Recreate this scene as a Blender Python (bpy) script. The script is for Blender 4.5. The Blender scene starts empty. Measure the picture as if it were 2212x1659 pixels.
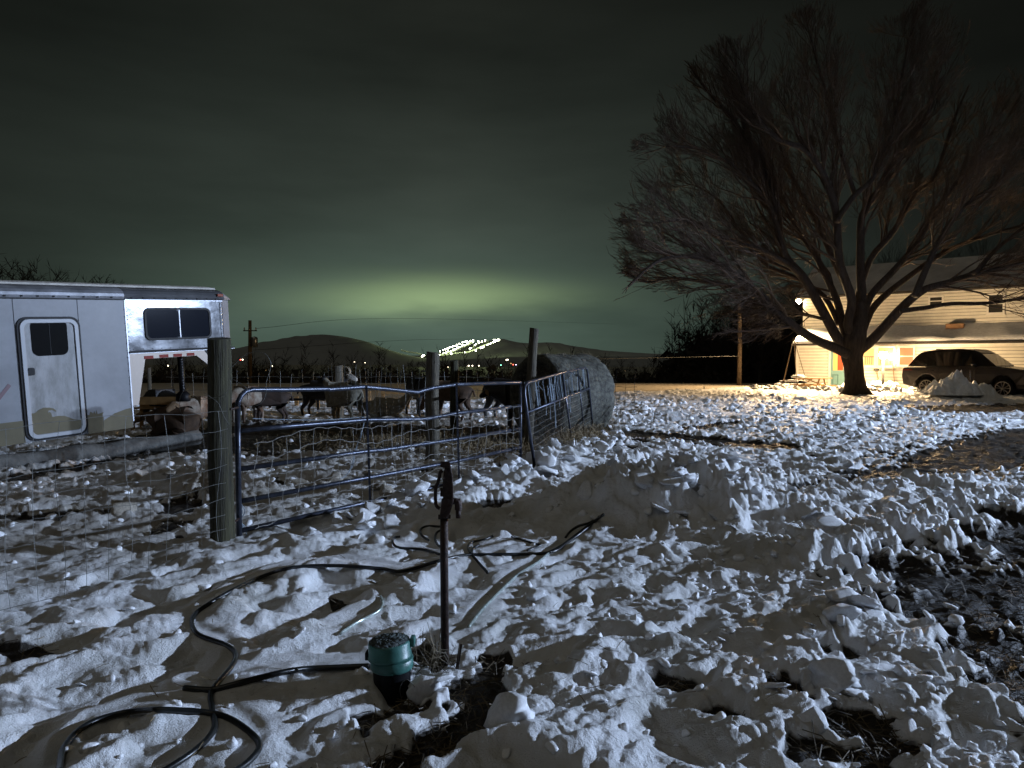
import bpy, math, random
import numpy as np
from mathutils import Vector, Matrix
random.seed(7)
rng = np.random.default_rng(11)
SC = bpy.context.scene
COL = SC.collection

# ---------------------------------------------------------------- camera
F, PCX, PCY, HORIZ, CAMZ = 1536.0, 1106.0, 829.5, 778.0, 1.5
PITCH = math.atan((PCY - HORIZ) / F)
cam = bpy.data.cameras.new('camera')
cam.sensor_width = 36.0
cam.lens = 36.0 * F / 2212.0
cam.clip_end = 20000
cam.clip_start = 0.05
cam_o = bpy.data.objects.new('camera', cam)
COL.objects.link(cam_o)
cam_o.location = (0, 0, CAMZ)
cam_o.rotation_euler = (math.pi / 2 - PITCH, 0, 0)
SC.camera = cam_o
SC.view_settings.view_transform = 'Standard'
SC.view_settings.look = 'None'
SC.view_settings.exposure = 0.0
SC.view_settings.gamma = 1.0
SC.view_settings.use_curve_mapping = False
SC.cycles.use_denoising = True
SC.cycles.max_bounces = 5
SC.cycles.diffuse_bounces = 2
SC.cycles.sample_clamp_indirect = 3.0

# ---------------------------------------------------------------- night sky
W = bpy.data.worlds.new('World')
SC.world = W
W.use_nodes = True
nt = W.node_tree
nt.nodes.clear()


class NT:
    def __init__(s, t): s.t = t
    def n(s, kind, **kw):
        nd = s.t.nodes.new(kind)
        for k, v in kw.items():
            if k.startswith('i_'):
                key = k[2:]
                key = int(key) if key.isdigit() else key
                nd.inputs[key].default_value = v
            else:
                setattr(nd, k, v)
        return nd
    def l(s, a, b): s.t.links.new(a, b)
    def math(s, op, a, b=None, c=None, clamp=False):
        nd = s.t.nodes.new('ShaderNodeMath'); nd.operation = op; nd.use_clamp = clamp
        for i, v in enumerate((a, b, c)):
            if v is None: continue
            if hasattr(v, 'is_output'): s.t.links.new(v, nd.inputs[i])
            else: nd.inputs[i].default_value = v
        return nd.outputs[0]
    def ramp(s, fac, stops, interp='EASE'):
        nd = s.t.nodes.new('ShaderNodeValToRGB'); cr = nd.color_ramp; cr.interpolation = interp
        while len(cr.elements) < len(stops): cr.elements.new(0.5)
        for e, (p, c) in zip(cr.elements, stops):
            e.position = p; e.color = (c[0], c[1], c[2], 1)
        s.t.links.new(fac, nd.inputs[0]); return nd.outputs[0]
    def mix(s, fac, a, b, mode='MIX'):
        nd = s.t.nodes.new('ShaderNodeMix'); nd.data_type = 'RGBA'; nd.blend_type = mode
        for k, v in ((0, fac), (6, a), (7, b)):
            if hasattr(v, 'is_output'): s.t.links.new(v, nd.inputs[k])
            else: nd.inputs[k].default_value = v if k == 0 else (v[0], v[1], v[2], 1)
        return nd.outputs[2]


w = NT(nt)
tc = w.n('ShaderNodeTexCoord')
sep = w.n('ShaderNodeSeparateXYZ')
w.l(tc.outputs['Generated'], sep.inputs[0])
vx, vy, vz = sep.outputs
az = w.math('ARCTAN2', vx, vy)             # azimuth, 0 straight ahead
el = w.math('ARCSINE', vz)
AZ0 = -0.10                                 # the ski hill
# soft cloud noise stretched along the horizon
mp = w.n('ShaderNodeMapping'); mp.inputs['Scale'].default_value = (1.2, 1.2, 5.0)
w.l(tc.outputs['Generated'], mp.inputs[0])
nz = w.n('ShaderNodeTexNoise', i_Scale=1.9, i_Detail=5.0, i_Roughness=0.5)
w.l(mp.outputs[0], nz.inputs['Vector'])
cl = w.math('SUBTRACT', nz.outputs[0], 0.5)
da = w.math('SUBTRACT', az, AZ0)
elw = w.math('ADD', el, w.math('MULTIPLY', cl, 0.075))
def gauss(x, c, s):
    d = w.math('DIVIDE', w.math('SUBTRACT', x, c), s)
    return w.math('EXPONENT', w.math('MULTIPLY', w.math('MULTIPLY', d, d), -1.0))
wide = w.math('EXPONENT', w.math('MULTIPLY', w.math('ABSOLUTE', da), -2.1))
g1 = w.math('MULTIPLY', gauss(elw, 0.086, 0.026), gauss(az, AZ0, 0.15))      # lit cloud base
g2 = w.math('MULTIPLY', gauss(elw, 0.02, 0.115), gauss(az, AZ0 - 0.02, 0.36))       # haze under it
g3 = w.math('MULTIPLY', gauss(elw, 0.12, 0.27), gauss(az, AZ0 - 0.06, 0.55))
g4 = w.math('MULTIPLY', w.math('EXPONENT', w.math('MULTIPLY', w.math('ABSOLUTE', elw), -2.3)), w.math('ADD', wide, 0.12))
tex = w.math('ADD', 1.0, w.math('MULTIPLY', cl, 1.7))
def scl(v, col):
    vm = w.n('ShaderNodeVectorMath', operation='SCALE'); vm.inputs[0].default_value = col
    w.l(v, vm.inputs['Scale']); return vm.outputs[0]
def addv(a, b):
    vm = w.n('ShaderNodeVectorMath', operation='ADD')
    w.l(a, vm.inputs[0]); w.l(b, vm.inputs[1]); return vm.outputs[0]
s_ = scl(w.math('MULTIPLY', g1, tex), (0.185, 0.25, 0.10))
s_ = addv(s_, scl(w.math('MULTIPLY', g2, tex), (0.046, 0.084, 0.064)))
s_ = addv(s_, scl(w.math('MULTIPLY', g3, tex), (0.021, 0.031, 0.026)))
s_ = addv(s_, scl(w.math('MULTIPLY', g4, tex), (0.023, 0.023, 0.0185)))
s_ = addv(s_, scl(w.math('ADD', 1.0, w.math('MULTIPLY', cl, 0.5)), (0.0010, 0.0011, 0.0009)))
bg = w.n('ShaderNodeBackground', i_Strength=1.0)
w.l(s_, bg.inputs[0])
out = w.n('ShaderNodeOutputWorld')
w.l(bg.outputs[0], out.inputs[0])

# faint, very soft skyglow (the one sun lamp, wide open as under an overcast sky)
sun = bpy.data.lights.new('sky_glow', 'SUN')
sun.energy = 0.155; sun.angle = math.radians(60); sun.color = (1.0, 0.93, 0.76)
sun_o = bpy.data.objects.new('sky_glow', sun); COL.objects.link(sun_o)
sun_o.rotation_euler = (math.radians(24), math.radians(-16), 0)
# yard floodlights on their pole, far off to the right (their reflection shows in the trailer's nose)
FLOOD = [Vector((32.4, 10.04, 7.2)), Vector((32.5, 11.3, 7.24))]
FLOOD_W = 32000.0
for p in FLOOD:
    L = bpy.data.lights.new('yard_flood_light', 'SPOT')
    L.energy = FLOOD_W; L.color = (0.57, 0.72, 1.0); L.shadow_soft_size = 0.16
    L.spot_size = math.radians(84); L.spot_blend = 0.85
    o = bpy.data.objects.new('yard_flood_light', L); COL.objects.link(o)
    o.location = p - Vector((0.12, 0, 0))
    o.rotation_euler = (Vector((-2.0, 9.5, 0)) - p).to_track_quat('-Z', 'Y').to_euler()


def warm_lamp(name, loc, energy, col, size=0.08):
    L = bpy.data.lights.new(name, 'POINT'); L.energy = energy; L.color = col; L.shadow_soft_size = size
    o = bpy.data.objects.new(name, L); COL.objects.link(o); o.location = loc
    return o


# ---------------------------------------------------------------- helpers
def ray(px, py):
    a = (px - PCX) / F; b = (PCY - py) / F
    return Vector((a, math.cos(PITCH) + b * math.sin(PITCH), -math.sin(PITCH) + b * math.cos(PITCH)))
def gp(px, py, z=0.0):                      # point on level z
    r = ray(px, py); t = (z - CAMZ) / r.z
    return Vector((r.x * t, r.y * t, z))
def dp(px, py, d):                          # point at distance d ahead
    r = ray(px, py); t = d / r.y
    return Vector((r.x * t, d, CAMZ + r.z * t))
def pp(px, py, P0, n):                      # point on a plane
    r = ray(px, py); c = Vector((0, 0, CAMZ)); t = (P0 - c).dot(n) / r.dot(n)
    return c + r * t


def tag(o, label=None, cat=None, group=None, kind=None):
    if label: o['label'] = label
    if cat: o['category'] = cat
    if cat and not kind: o['kind'] = 'thing'
    if group: o['group'] = group
    if kind: o['kind'] = kind
    return o
def empty(name, loc, label=None, cat=None, group=None, kind=None):
    o = bpy.data.objects.new(name, None); COL.objects.link(o); o.location = loc
    o.empty_display_size = 0.1
    return tag(o, label, cat, group, kind)


class MB:
    def __init__(s): s.v = []; s.f = []
    def add(s, vs, fs):
        k = len(s.v); s.v += [tuple(v) for v in vs]; s.f += [tuple(i + k for i in f) for f in fs]; return s
    def box(s, c, d, R=None):
        c = Vector(c); h = [x / 2 for x in d]; vs = []
        for z in (-1, 1):
            for (x, y) in ((-1, -1), (1, -1), (1, 1), (-1, 1)):
                p = Vector((x * h[0], y * h[1], z * h[2]))
                if R is not None: p = R @ p
                vs.append(c + p)
        return s.add(vs, [(3, 2, 1, 0), (4, 5, 6, 7), (0, 1, 5, 4), (1, 2, 6, 5), (2, 3, 7, 6), (3, 0, 4, 7)])
    def fbox(s, fr, a0, a1, b0, b1, c0, c1):
        vs = [fr(a, b, c) for c in (c0, c1) for (a, b) in ((a0, b0), (a1, b0), (a1, b1), (a0, b1))]
        return s.add(vs, [(3, 2, 1, 0), (4, 5, 6, 7), (0, 1, 5, 4), (1, 2, 6, 5), (2, 3, 7, 6), (3, 0, 4, 7)])
    def tube(s, pts, r, n=8, cap=True):
        pts = [Vector(p) for p in pts]; m = len(pts)
        rs = r if hasattr(r, '__len__') else [r] * m
        vs = []; prev = None
        for i, p in enumerate(pts):
            d = (pts[min(i + 1, m - 1)] - pts[max(i - 1, 0)])
            d = d.normalized() if d.length > 1e-9 else Vector((0, 0, 1))
            if prev is None:
                a = d.cross(Vector((0, 0, 1)))
                if a.length < 1e-3: a = d.cross(Vector((1, 0, 0)))
                a.normalize()
            else:
                a = prev - d * prev.dot(d)
                if a.length < 1e-6: a = d.orthogonal()
                a.normalize()
            prev = a; b = d.cross(a)
            for k in range(n):
                t = 2 * math.pi * k / n
                vs.append(p + (a * math.cos(t) + b * math.sin(t)) * rs[i])
        fs = [(i * n + k, i * n + (k + 1) % n, (i + 1) * n + (k + 1) % n, (i + 1) * n + k) for i in range(m - 1) for k in range(n)]
        if cap: fs += [tuple(range(n - 1, -1, -1)), tuple(range((m - 1) * n, m * n))]
        return s.add(vs, fs)
    def lathe(s, prof, n=24, c=(0, 0, 0), fr=None):
        c = Vector(c); vs = []; m = len(prof)
        for (r, z) in prof:
            for k in range(n):
                t = 2 * math.pi * k / n; p = Vector((r * math.cos(t), r * math.sin(t), z))
                vs.append(fr(p.x, p.y, p.z) if fr else c + p)
        fs = [(i * n + k, i * n + (k + 1) % n, (i + 1) * n + (k + 1) % n, (i + 1) * n + k) for i in range(m - 1) for k in range(n)]
        fs += [tuple(range(n - 1, -1, -1)), tuple(range((m - 1) * n, m * n))]
        return s.add(vs, fs)
    def prism(s, poly, fr, w0, w1):
        n = len(poly)
        vs = [fr(a, b, w0) for a, b in poly] + [fr(a, b, w1) for a, b in poly]
        fs = [tuple(range(n - 1, -1, -1)), tuple(range(n, 2 * n))] + [(i, (i + 1) % n, n + (i + 1) % n, n + i) for i in range(n)]
        return s.add(vs, fs)
    def ring(s, outer, inner, fr, w0, w1):
        n = len(outer)
        vs = [fr(a, b, w) for w in (w0, w1) for L in (outer, inner) for a, b in L]
        fs = []
        for i in range(n):
            j = (i + 1) % n
            fs += [(i, j, n + j, n + i), (2 * n + i, 3 * n + i, 3 * n + j, 2 * n + j), (i, 2 * n + i, 2 * n + j, j), (n + i, n + j, 3 * n + j, 3 * n + i)]
        return s.add(vs, fs)
    def obj(s, name, mat, parent=None, off=None, smooth=False, bevel=0, label=None, kind=None, me_only=False):
        if off is None: off = parent_off(parent)
        off = Vector(off)
        me = bpy.data.meshes.new(name)
        me.from_pydata([(a - off.x, b - off.y, c - off.z) for a, b, c in s.v], [], s.f)
        me.validate()
        if smooth: me.shade_smooth()
        me.materials.append(mat)
        o = bpy.data.objects.new(name, me); COL.objects.link(o)
        if parent is not None: o.parent = parent
        else: o.location = off
        if bevel:
            bv = o.modifiers.new('bevel', 'BEVEL'); bv.width = bevel; bv.segments = 2; bv.limit_method = 'ANGLE'
        if smooth:
            pass
        if label: o['label'] = label
        if kind: o['kind'] = kind
        return o


def parent_off(p):
    off = Vector((0, 0, 0))
    while p is not None:
        off += p.location; p = p.parent
    return off


def npmesh(name, V, Fc, mat, smooth=False, n=None):
    me = bpy.data.meshes.new(name)
    V = np.ascontiguousarray(V, dtype=np.float32); Fc = np.ascontiguousarray(Fc, dtype=np.int32)
    k = Fc.shape[1]
    me.vertices.add(len(V)); me.vertices.foreach_set('co', V.ravel())
    me.loops.add(Fc.size); me.loops.foreach_set('vertex_index', Fc.ravel())
    me.polygons.add(len(Fc))
    me.polygons.foreach_set('loop_start', np.arange(len(Fc), dtype=np.int32) * k)
    me.update(calc_edges=True)
    if smooth: me.shade_smooth()
    me.materials.append(mat)
    o = bpy.data.objects.new(name, me); COL.objects.link(o)
    return o


def mat(name, base=(0.5, 0.5, 0.5), rough=0.6, metal=0.0, var=0.0, vscale=5.0, bump=0.0, bscale=30.0, emit=None, es=0.0, spec=None, stretch=None, col2=None, trans=0.0, coat=0.0):
    m = bpy.data.materials.new(name); m.use_nodes = True
    t = NT(m.node_tree); b = m.node_tree.nodes['Principled BSDF']
    b.inputs['Base Color'].default_value = (*base, 1); b.inputs['Roughness'].default_value = rough
    b.inputs['Metallic'].default_value = metal
    if coat: b.inputs['Coat Weight'].default_value = coat
    if trans: b.inputs['Transmission Weight'].default_value = trans
    tcn = t.n('ShaderNodeTexCoord'); mpn = t.n('ShaderNodeMapping')
    if stretch: mpn.inputs['Scale'].default_value = stretch
    t.l(tcn.outputs['Object'], mpn.inputs[0])
    if var or col2:
        nz = t.n('ShaderNodeTexNoise', i_Scale=vscale, i_Detail=6.0, i_Roughness=0.62); t.l(mpn.outputs[0], nz.inputs['Vector'])
        c2 = col2 if col2 else tuple(max(0, c * (1 - var)) for c in base)
        c1 = base if col2 else tuple(min(1, c * (1 + var)) for c in base)
        col = t.ramp(nz.outputs[0], [(0.36, c2), (0.64, c1)], 'LINEAR'); t.l(col, b.inputs['Base Color'])
        rr = t.n('ShaderNodeMapRange'); rr.inputs[3].default_value = max(0.02, rough - 0.12); rr.inputs[4].default_value = min(1, rough + 0.12)
        t.l(nz.outputs[0], rr.inputs[0]); t.l(rr.outputs[0], b.inputs['Roughness'])
    if bump:
        n2 = t.n('ShaderNodeTexNoise', i_Scale=bscale, i_Detail=5.0, i_Roughness=0.6); t.l(mpn.outputs[0], n2.inputs['Vector'])
        bp = t.n('ShaderNodeBump', i_Strength=bump, i_Distance=0.02); t.l(n2.outputs[0], bp.inputs['Height']); t.l(bp.outputs[0], b.inputs['Normal'])
    if emit:
        b.inputs['Emission Color'].default_value = (*emit, 1); b.inputs['Emission Strength'].default_value = es
    return m


# ---------------------------------------------------------------- noise in numpy
def hsh(ix, iy, s):
    h = (ix.astype(np.int64) * 374761393 + iy.astype(np.int64) * 668265263 + s * 1442695041) & 0xffffffff
    h = ((h ^ (h >> 13)) * 1274126177) & 0xffffffff
    h = ((h ^ (h >> 16)) * 2246822519) & 0xffffffff
    return ((h ^ (h >> 15)) & 0xffffff) / float(0x1000000)
def gn(x, y, s=0):
    ix = np.floor(x); iy = np.floor(y); fx = x - ix; fy = y - iy
    u = fx * fx * fx * (fx * (fx * 6 - 15) + 10); v = fy * fy * fy * (fy * (fy * 6 - 15) + 10)
    def g(a, b):
        t = hsh(ix + a, iy + b, s) * (2 * np.pi)
        return np.cos(t) * (fx - a) + np.sin(t) * (fy - b)
    a = g(0, 0); b = g(1, 0); c = g(0, 1); d = g(1, 1)
    return (a + (b - a) * u + (c - a) * v + (a - b - c + d) * u * v) * 1.4
def fbm(x, y, o, s=0, k=0.5):
    r = 0; a = 1
    for i in range(o):
        r = r + a * gn(x * 2 ** i + i * 17.3, y * 2 ** i - i * 9.1, s + i); a *= k
    return r
def worley(x, y, s=0):
    ix = np.floor(x); iy = np.floor(y)
    F1 = np.full(x.shape, 9.0); F2 = F1.copy(); I = np.zeros(x.shape); DX = I.copy(); DY = I.copy()
    for a in (-1, 0, 1):
        for b in (-1, 0, 1):
            jx = hsh(ix + a, iy + b, s); jy = hsh(ix + a, iy + b, s + 1)
            dx = x - (ix + a + jx); dy = y - (iy + b + jy); d = np.sqrt(dx * dx + dy * dy)
            idn = hsh(ix + a, iy + b, s + 2); m = d < F1
            F2 = np.where(m, F1, np.minimum(F2, d)); I = np.where(m, idn, I); DX = np.where(m, dx, DX); DY = np.where(m, dy, DY); F1 = np.where(m, d, F1)
    return F1, F2, I, DX, DY
def ss(x, a, b):
    t = np.clip((x - a) / (b - a), 0, 1); return t * t * (3 - 2 * t)
def caps(x, y, a, b, r, soft):
    ax, ay = a; bx, by = b; dx = bx - ax; dy = by - ay; L = dx * dx + dy * dy + 1e-9
    t = np.clip(((x - ax) * dx + (y - ay) * dy) / L, 0, 1)
    d = np.hypot(x - ax - t * dx, y - ay - t * dy)
    return 1 - ss(d, r * (1 - soft), r * (1 + soft))


def G(px, py): p = gp(px, py); return (p.x, p.y)
# windrows and heaps of ploughed snow: a, b, radius, height
HEAPS = [((1.12, 6.75), (1.85, 6.6), 0.72, 0.42), ((1.75, 6.6), (2.6, 6.3), 0.55, 0.17), ((2.15, 6.2), (3.2, 6.9), 0.45, 0.15), ((3.2, 6.9), (5.0, 8.3), 0.5, 0.13),
         ((2.2, 5.2), (3.2, 5.75), 0.38, 0.13), ((3.2, 5.75), (4.7, 7.1), 0.42, 0.12), ((2.3, 4.6), (1.75, 3.75), 0.25, 0.07), ((1.5, 3.3), (1.15, 2.9), 0.25, 0.05),
         (G(650, 1190), G(1110, 1060), 0.24, 0.05), (G(1130, 1040), G(1310, 945), 0.4, 0.11), ((0.05, 2.75), (0.35, 2.85), 0.22, 0.05), (G(1700, 1160), G(2050, 1120), 0.4, 0.08),
         ((-3.8, 8.6), (-3.0, 7.9), 0.5, 0.10), ((16.3, 26.6), (17.3, 26.2), 0.5, 0.50), ((0.3, 3.1), (0.6, 3.5), 0.3, 0.06)]
# bare soil, and left streaks painting snow in shadow: a, b, radius
MUD_SHADE = [((3.6, 4.5), (3.05, 4.35), 0.86), ((2.75, 3.35), (2.42, 2.6), 0.52), ((4.3, 5.6), (6, 6.4), 0.75), ((5.6, 6.4), (9, 9.4), 0.8), ((2.75, 3.5), (3.4, 3.9), 0.5), ((2.2, 2.6), (3.0, 3.2), 0.35), ((4.5, 4), (7, 5), 1.4), ((1.95, 2.2), (2.6, 2.3), 0.32),
       (G(1690, 1080), G(1910, 1046), 0.42), (G(1910, 1046), G(2060, 1000), 0.62), (G(2060, 1000), G(2260, 935), 0.95),
       (G(1340, 936), G(1670, 966), 0.62), (G(1500, 925), G(1600, 915), 0.3), (G(1060, 1440), G(1010, 1560), 0.10), (G(1010, 1560), G(900, 1650), 0.13), (G(1150, 1450), G(1060, 1480), 0.07),
       (G(1690, 1510), G(1720, 1530), 0.10), (G(1790, 1430), G(1830, 1425), 0.07), (G(1560, 1560), G(1590, 1570), 0.07), (G(1830, 1590), G(1900, 1600), 0.10), (G(1780, 1640), G(1860, 1650), 0.12),
       (G(820, 1560), G(860, 1540), 0.13), ((-5.2, 14.6), (0.2, 13.6), 2.3), ((-6.5, 12.5), (-4.0, 12.0), 1.2), (G(0, 1045), G(330, 985), 0.33), (G(-40, 1130), G(250, 1110), 0.16), (G(560, 1040), G(640, 1060), 0.12), (G(330, 1160), G(400, 1130), 0.12), (G(385, 1105), G(420, 1080), 0.2), (G(20, 1405), G(50, 1410), 0.08),
       (G(2050, 885), G(2300, 880), 1.6), (G(1300, 1125), G(1330, 1130), 0.07), (G(1180, 1040), G(1090, 1010), 0.2), (G(1050, 1100), G(1180, 1075), 0.12), (G(1440, 1490), G(1500, 1500), 0.05), (G(930, 1445), G(900, 1430), 0.1)]
BOUND = [(-60, 20.0), (-5.2, 23.3), (-0.1, 25.9), (5.4, 31.1), (15.4, 39.7), (22, 47), (60, 70)]
BX = np.array([b[0] for b in BOUND]); BY = np.array([b[1] for b in BOUND])


ch = lambda X_, Y_: (768 + .405 * X_, 987 + .405 * Y_)
HOSES = [
    ([(1290, 1120), (1262, 1145), (1225, 1172), (1190, 1193), (1120, 1197), (1050, 1198), (1000, 1200), (940, 1214), (870, 1234), (820, 1228), (730, 1222), (640, 1225), (580, 1240), (520, 1266), (455, 1302), (417, 1332), (425, 1368), (485, 1392), (508, 1412), (500, 1440), (458, 1492), (458, 1530), (462, 1575), (420, 1622), (350, 1668)], 0.0125, "hose", 'garden_hose', 'long black hose winding from the ploughed heap past the gate to the bottom edge'),
    ([(796, 1439), (720, 1442), (640, 1447), (560, 1464), (500, 1480), (455, 1490), (398, 1486)], 0.0135, "hose", 'garden_hose', 'thick straight black hose running left out of the capped canister'),
    ([(128, 1670), (140, 1612), (195, 1562), (290, 1536), (400, 1535), (480, 1546), (535, 1578), (560, 1610), (540, 1642), (505, 1668)], 0.0125, "hose", 'garden_hose', 'wide open loop of black hose at the bottom left'),
    ([(1012, 1355), (1040, 1318), (1085, 1272), (1120, 1240), (1160, 1215), (1188, 1192)], 0.0085, "hoseg", 'ribbed_hose', 'shiny pale ribbed hose slanting up towards the ploughed heap'),
    ([(1186, 1194), (1215, 1178), (1255, 1148), (1303, 1112)], 0.013, "hose", 'garden_hose', 'short dark hose end disappearing into the ploughed heap'),
    ([(735, 1368), (770, 1345), (800, 1330), (822, 1315), (826, 1300), (822, 1288)], 0.0085, "hoseg", 'ribbed_hose', 'half buried pale hose above the capped canister'),
    ([ch(240, 425), ch(205, 432), ch(200, 460), ch(235, 484), ch(350, 492), ch(450, 520)], 0.010, "hose", 'garden_hose', 'thin black hose bend left of the standpipe, on the shaded snow'),
    ([ch(455, 372), ch(380, 370), ch(345, 390), ch(355, 420), ch(392, 446)], 0.010, "hose", 'garden_hose', 'small black hose hook behind the standpipe, nearest the gate'),
    ([ch(490, 385), ch(440, 398), ch(424, 430), ch(435, 465), ch(460, 485)], 0.010, "hose", 'garden_hose', 'curved piece of black hose crossing just behind the standpipe'),
    ([ch(735, 420), ch(690, 440), ch(620, 455), ch(600, 480), ch(612, 515)], 0.009, "hose", 'garden_hose', 'thin black hose stub in the middle of the shaded snow'),
    ([ch(660, 470), ch(625, 490), ch(622, 520), ch(645, 550), ch(670, 580), ch(705, 618)], 0.010, "hose", 'garden_hose', 'black hose tail dipping down across the long black hose'),
    ([ch(832, 425), ch(880, 440), ch(950, 462), ch(985, 470), ch(955, 485), ch(915, 500)], 0.009, "hose", 'garden_hose', 'thin pointed bend of black hose left of the ploughed heap'),
    ([ch(1120, 430), ch(1145, 398), ch(1190, 368), ch(1250, 350), ch(1300, 318)], 0.010, "hose", 'garden_hose', 'thin upper hose curving into the hole of the ploughed heap'),
]
HSEG = []
for h_ in HOSES:
    q_ = [G(*p_) for p_ in h_[0]]
    HSEG += list(zip(q_[:-1], q_[1:]))
HSEG = np.array(HSEG)


def ground(x, y):
    x = np.asarray(x, float); y = np.asarray(y, float)
    R = np.hypot(x, y)
    bound = np.interp(x, BX, BY) + 0.5 * gn(x * 0.5, y * 0.5, 90)
    fld = ss(y - bound, -0.3, 0.3)
    near = 1 - ss(R, 60, 90)
    nn = gn(x * 1.9, y * 1.9, 5)
    mud = np.zeros_like(x)
    wob = 0.45 * gn(x * 2.3, y * 2.3, 31) + 0.50 * gn(x * 6.1, y * 6.1, 32) + 0.40 * gn(x * 15, y * 15, 33)
    for a, b, r in MUD_SHADE:
        ax, ay = a; bx, by = b; dx = bx - ax; dy = by - ay; L = dx * dx + dy * dy + 1e-9
        t = np.clip(((x - ax) * dx + (y - ay) * dy) / L, 0, 1)
        d = np.hypot(x - ax - t * dx, y - ay - t * dy) / r
        mud = np.maximum(mud, np.clip(1.5 - d + wob * min(1.5, 0.6 + 0.14 / r), 0, 1))
    # thin spots
    thin = gn(x * 0.8 + 3, y * 0.8, 41) + 0.6 * gn(x * 3.1, y * 3.1, 42)
    mud = np.maximum(mud, 0.9 * ss(thin, 0.72, 0.86) * (R < 22))
    edge = ss(mud, 0.0, 0.22); mud = ss(mud, 0.22, 0.80)
    heap = np.zeros_like(x)
    hw = x + 0.18 * gn(x * 2.1, y * 2.1, 51), y + 0.18 * gn(x * 2.1, y * 2.1, 52)
    for a, b, r, h in HEAPS:
        ax, ay = a; bx, by = b; dx = bx - ax; dy = by - ay; L = dx * dx + dy * dy + 1e-9
        t = np.clip(((hw[0] - ax) * dx + (hw[1] - ay) * dy) / L, 0, 1)
        d = np.hypot(hw[0] - ax - t * dx, hw[1] - ay - t * dy) / r
        heap = np.maximum(heap, h * np.exp(-(d ** 2.6) * 1.1))
    # how broken the snow is: soft and trampled on the left, ploughed blocks on the right and along the gate
    rough = np.clip(0.12 + 0.85 * ss(x - 0.12 * y, 0.0, 2.0) + 0.7 * ss(R, 6, 9.5) + heap * 3.0, 0.1, 1.12) * (1 - 0.5 * edge) * (1 + 0.45 * ss(R, 24, 30))
    soft = 1 - 0.75 * ss(rough, 0.5, 1.1)
    # soft trampled lumps
    wx = x + 0.12 * gn(x * 2.7, y * 2.7, 61); wy = y + 0.12 * gn(x * 2.7, y * 2.7, 62)
    cs, sn = math.cos(0.55), math.sin(0.55)
    rx = wx * cs + wy * sn; ry = -wx * sn + wy * cs
    lump = 0.028 * gn(rx * 1.7, ry * 3.2, 63) + 0.026 * gn(rx * 3.2, ry * 6.8, 68) + 0.034 * np.abs(gn(rx * 5.2, ry * 8.6, 64)) + (0.011 * gn(rx * 8, ry * 12, 65) + 0.005 * gn(x * 24, y * 27, 66)) * (1 - ss(R, 7, 12)) + 0.002 * gn(x * 55, y * 60, 67) * (1 - ss(R, 4, 6))
    F1, F2, I, DX, DY = worley(rx * 1.9, ry * 2.6, 70)
    lump = lump - 0.055 * (1 - ss(F1, 0.12, 0.42)) * (I < 0.6)            # foot prints
    # broken plates
    z = soft * lump + 0.05 * gn(x * 0.35, y * 0.35, 80) * ss(R, 3, 9)
    px_ = x * 0.94 - y * 0.30; py_ = x * 0.30 + y * 0.94
    jx = 0.10 * gn(x * 5.2, y * 5.2, 81); jy = 0.10 * gn(x * 5.2, y * 5.2, 82)
    for (sc_, amp, sd, rmax) in ((1.9, 0.046, 100, 99), (3.7, 0.056, 110, 60), (7.6, 0.042, 120, 40), (15.0, 0.021, 130, 12), (29.0, 0.008, 135, 6)):
        F1, F2, I, DX, DY = worley((px_ + jx) * sc_ * 0.46, (py_ + jy) * sc_, sd)
        e = np.sqrt(ss(F2 - F1, 0.0, 0.30))
        i2 = (I * 7.13) % 1.0; i3 = (I * 13.7) % 1.0; i4 = (I * 29.1) % 1.0
        pres = ss(i4, 0.25, 0.45)
        fade = (1 - ss(R, rmax * 0.7, rmax)) * (1 - 0.72 * ss(R, 8, 15) * (1 - ss(R, 20, 30)) * (sc_ < 2)) * (1 - 0.35 * ss(R, 8, 14) * (sc_ < 4))
        z = z + rough * fade * amp * pres * (e * (0.25 + 0.9 * i2 + 1.05 * ((i3 - 0.5) * DX + (i2 - 0.45) * 1.3 * DY)) - 0.12)
    z = z + (0.05 * gn(px_ * 0.45, py_ * 2.3, 145) + 0.028 * gn(px_ * 1.1, py_ * 5.0, 146)) * ss(R, 6.5, 10) * (1 - ss(R, 26, 34))
    # old wheel ruts, lower left to the gate
    for (a, b) in (((-2.6, 3.2), (-0.9, 6.4)), ((-1.9, 2.4), (-0.35, 6.0))):
        z = z - 0.075 * caps(x, y, a, b, 0.15, 0.5) * (0.7 + 0.6 * gn(x * 3, y * 3, 140))
        z = z + 0.04 * caps(x, y, (a[0] + 0.27, a[1] - 0.1), (b[0] + 0.27, b[1] - 0.1), 0.13, 0.7)
    z = z + ss(heap, 0.03, 0.15) * (0.030 * fbm(x * 8, y * 8, 3, 96) + 0.045 * fbm(x * 3.6, y * 3.6, 2, 97))
    z = z * (1 - 0.75 * mud) + heap * (1 - 0.85 * mud) * (1 + 0.30 * fbm(x * 3.3, y * 3.3, 4, 95, 0.6))
    z = z + 0.035 - 0.05 * mud + mud * 0.022 * fbm(x * 5, y * 5, 3, 150)
    # the hoses have settled into the trampled snow
    sub = (R < 8.2) & (R > 2.0) & (x < 1.6) & (y > 0)
    if sub.any():
        xs, ys = x[sub], y[sub]; dm = np.full(xs.shape, 9.0)
        for (ax, ay), (bx, by) in HSEG:
            dx = bx - ax; dy = by - ay; t = np.clip(((xs - ax) * dx + (ys - ay) * dy) / (dx * dx + dy * dy + 1e-9), 0, 1)
            dm = np.minimum(dm, np.hypot(xs - ax - t * dx, ys - ay - t * dy))
        k = 0.88 * (1 - ss(dm, 0.035, 0.19)); lowz = 0.055 + heap[sub] * 0.8 + 0.02 * gn(xs * 1.1, ys * 1.1, 160) - 0.012 * (1 - ss(dm, 0, 0.06))
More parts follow.
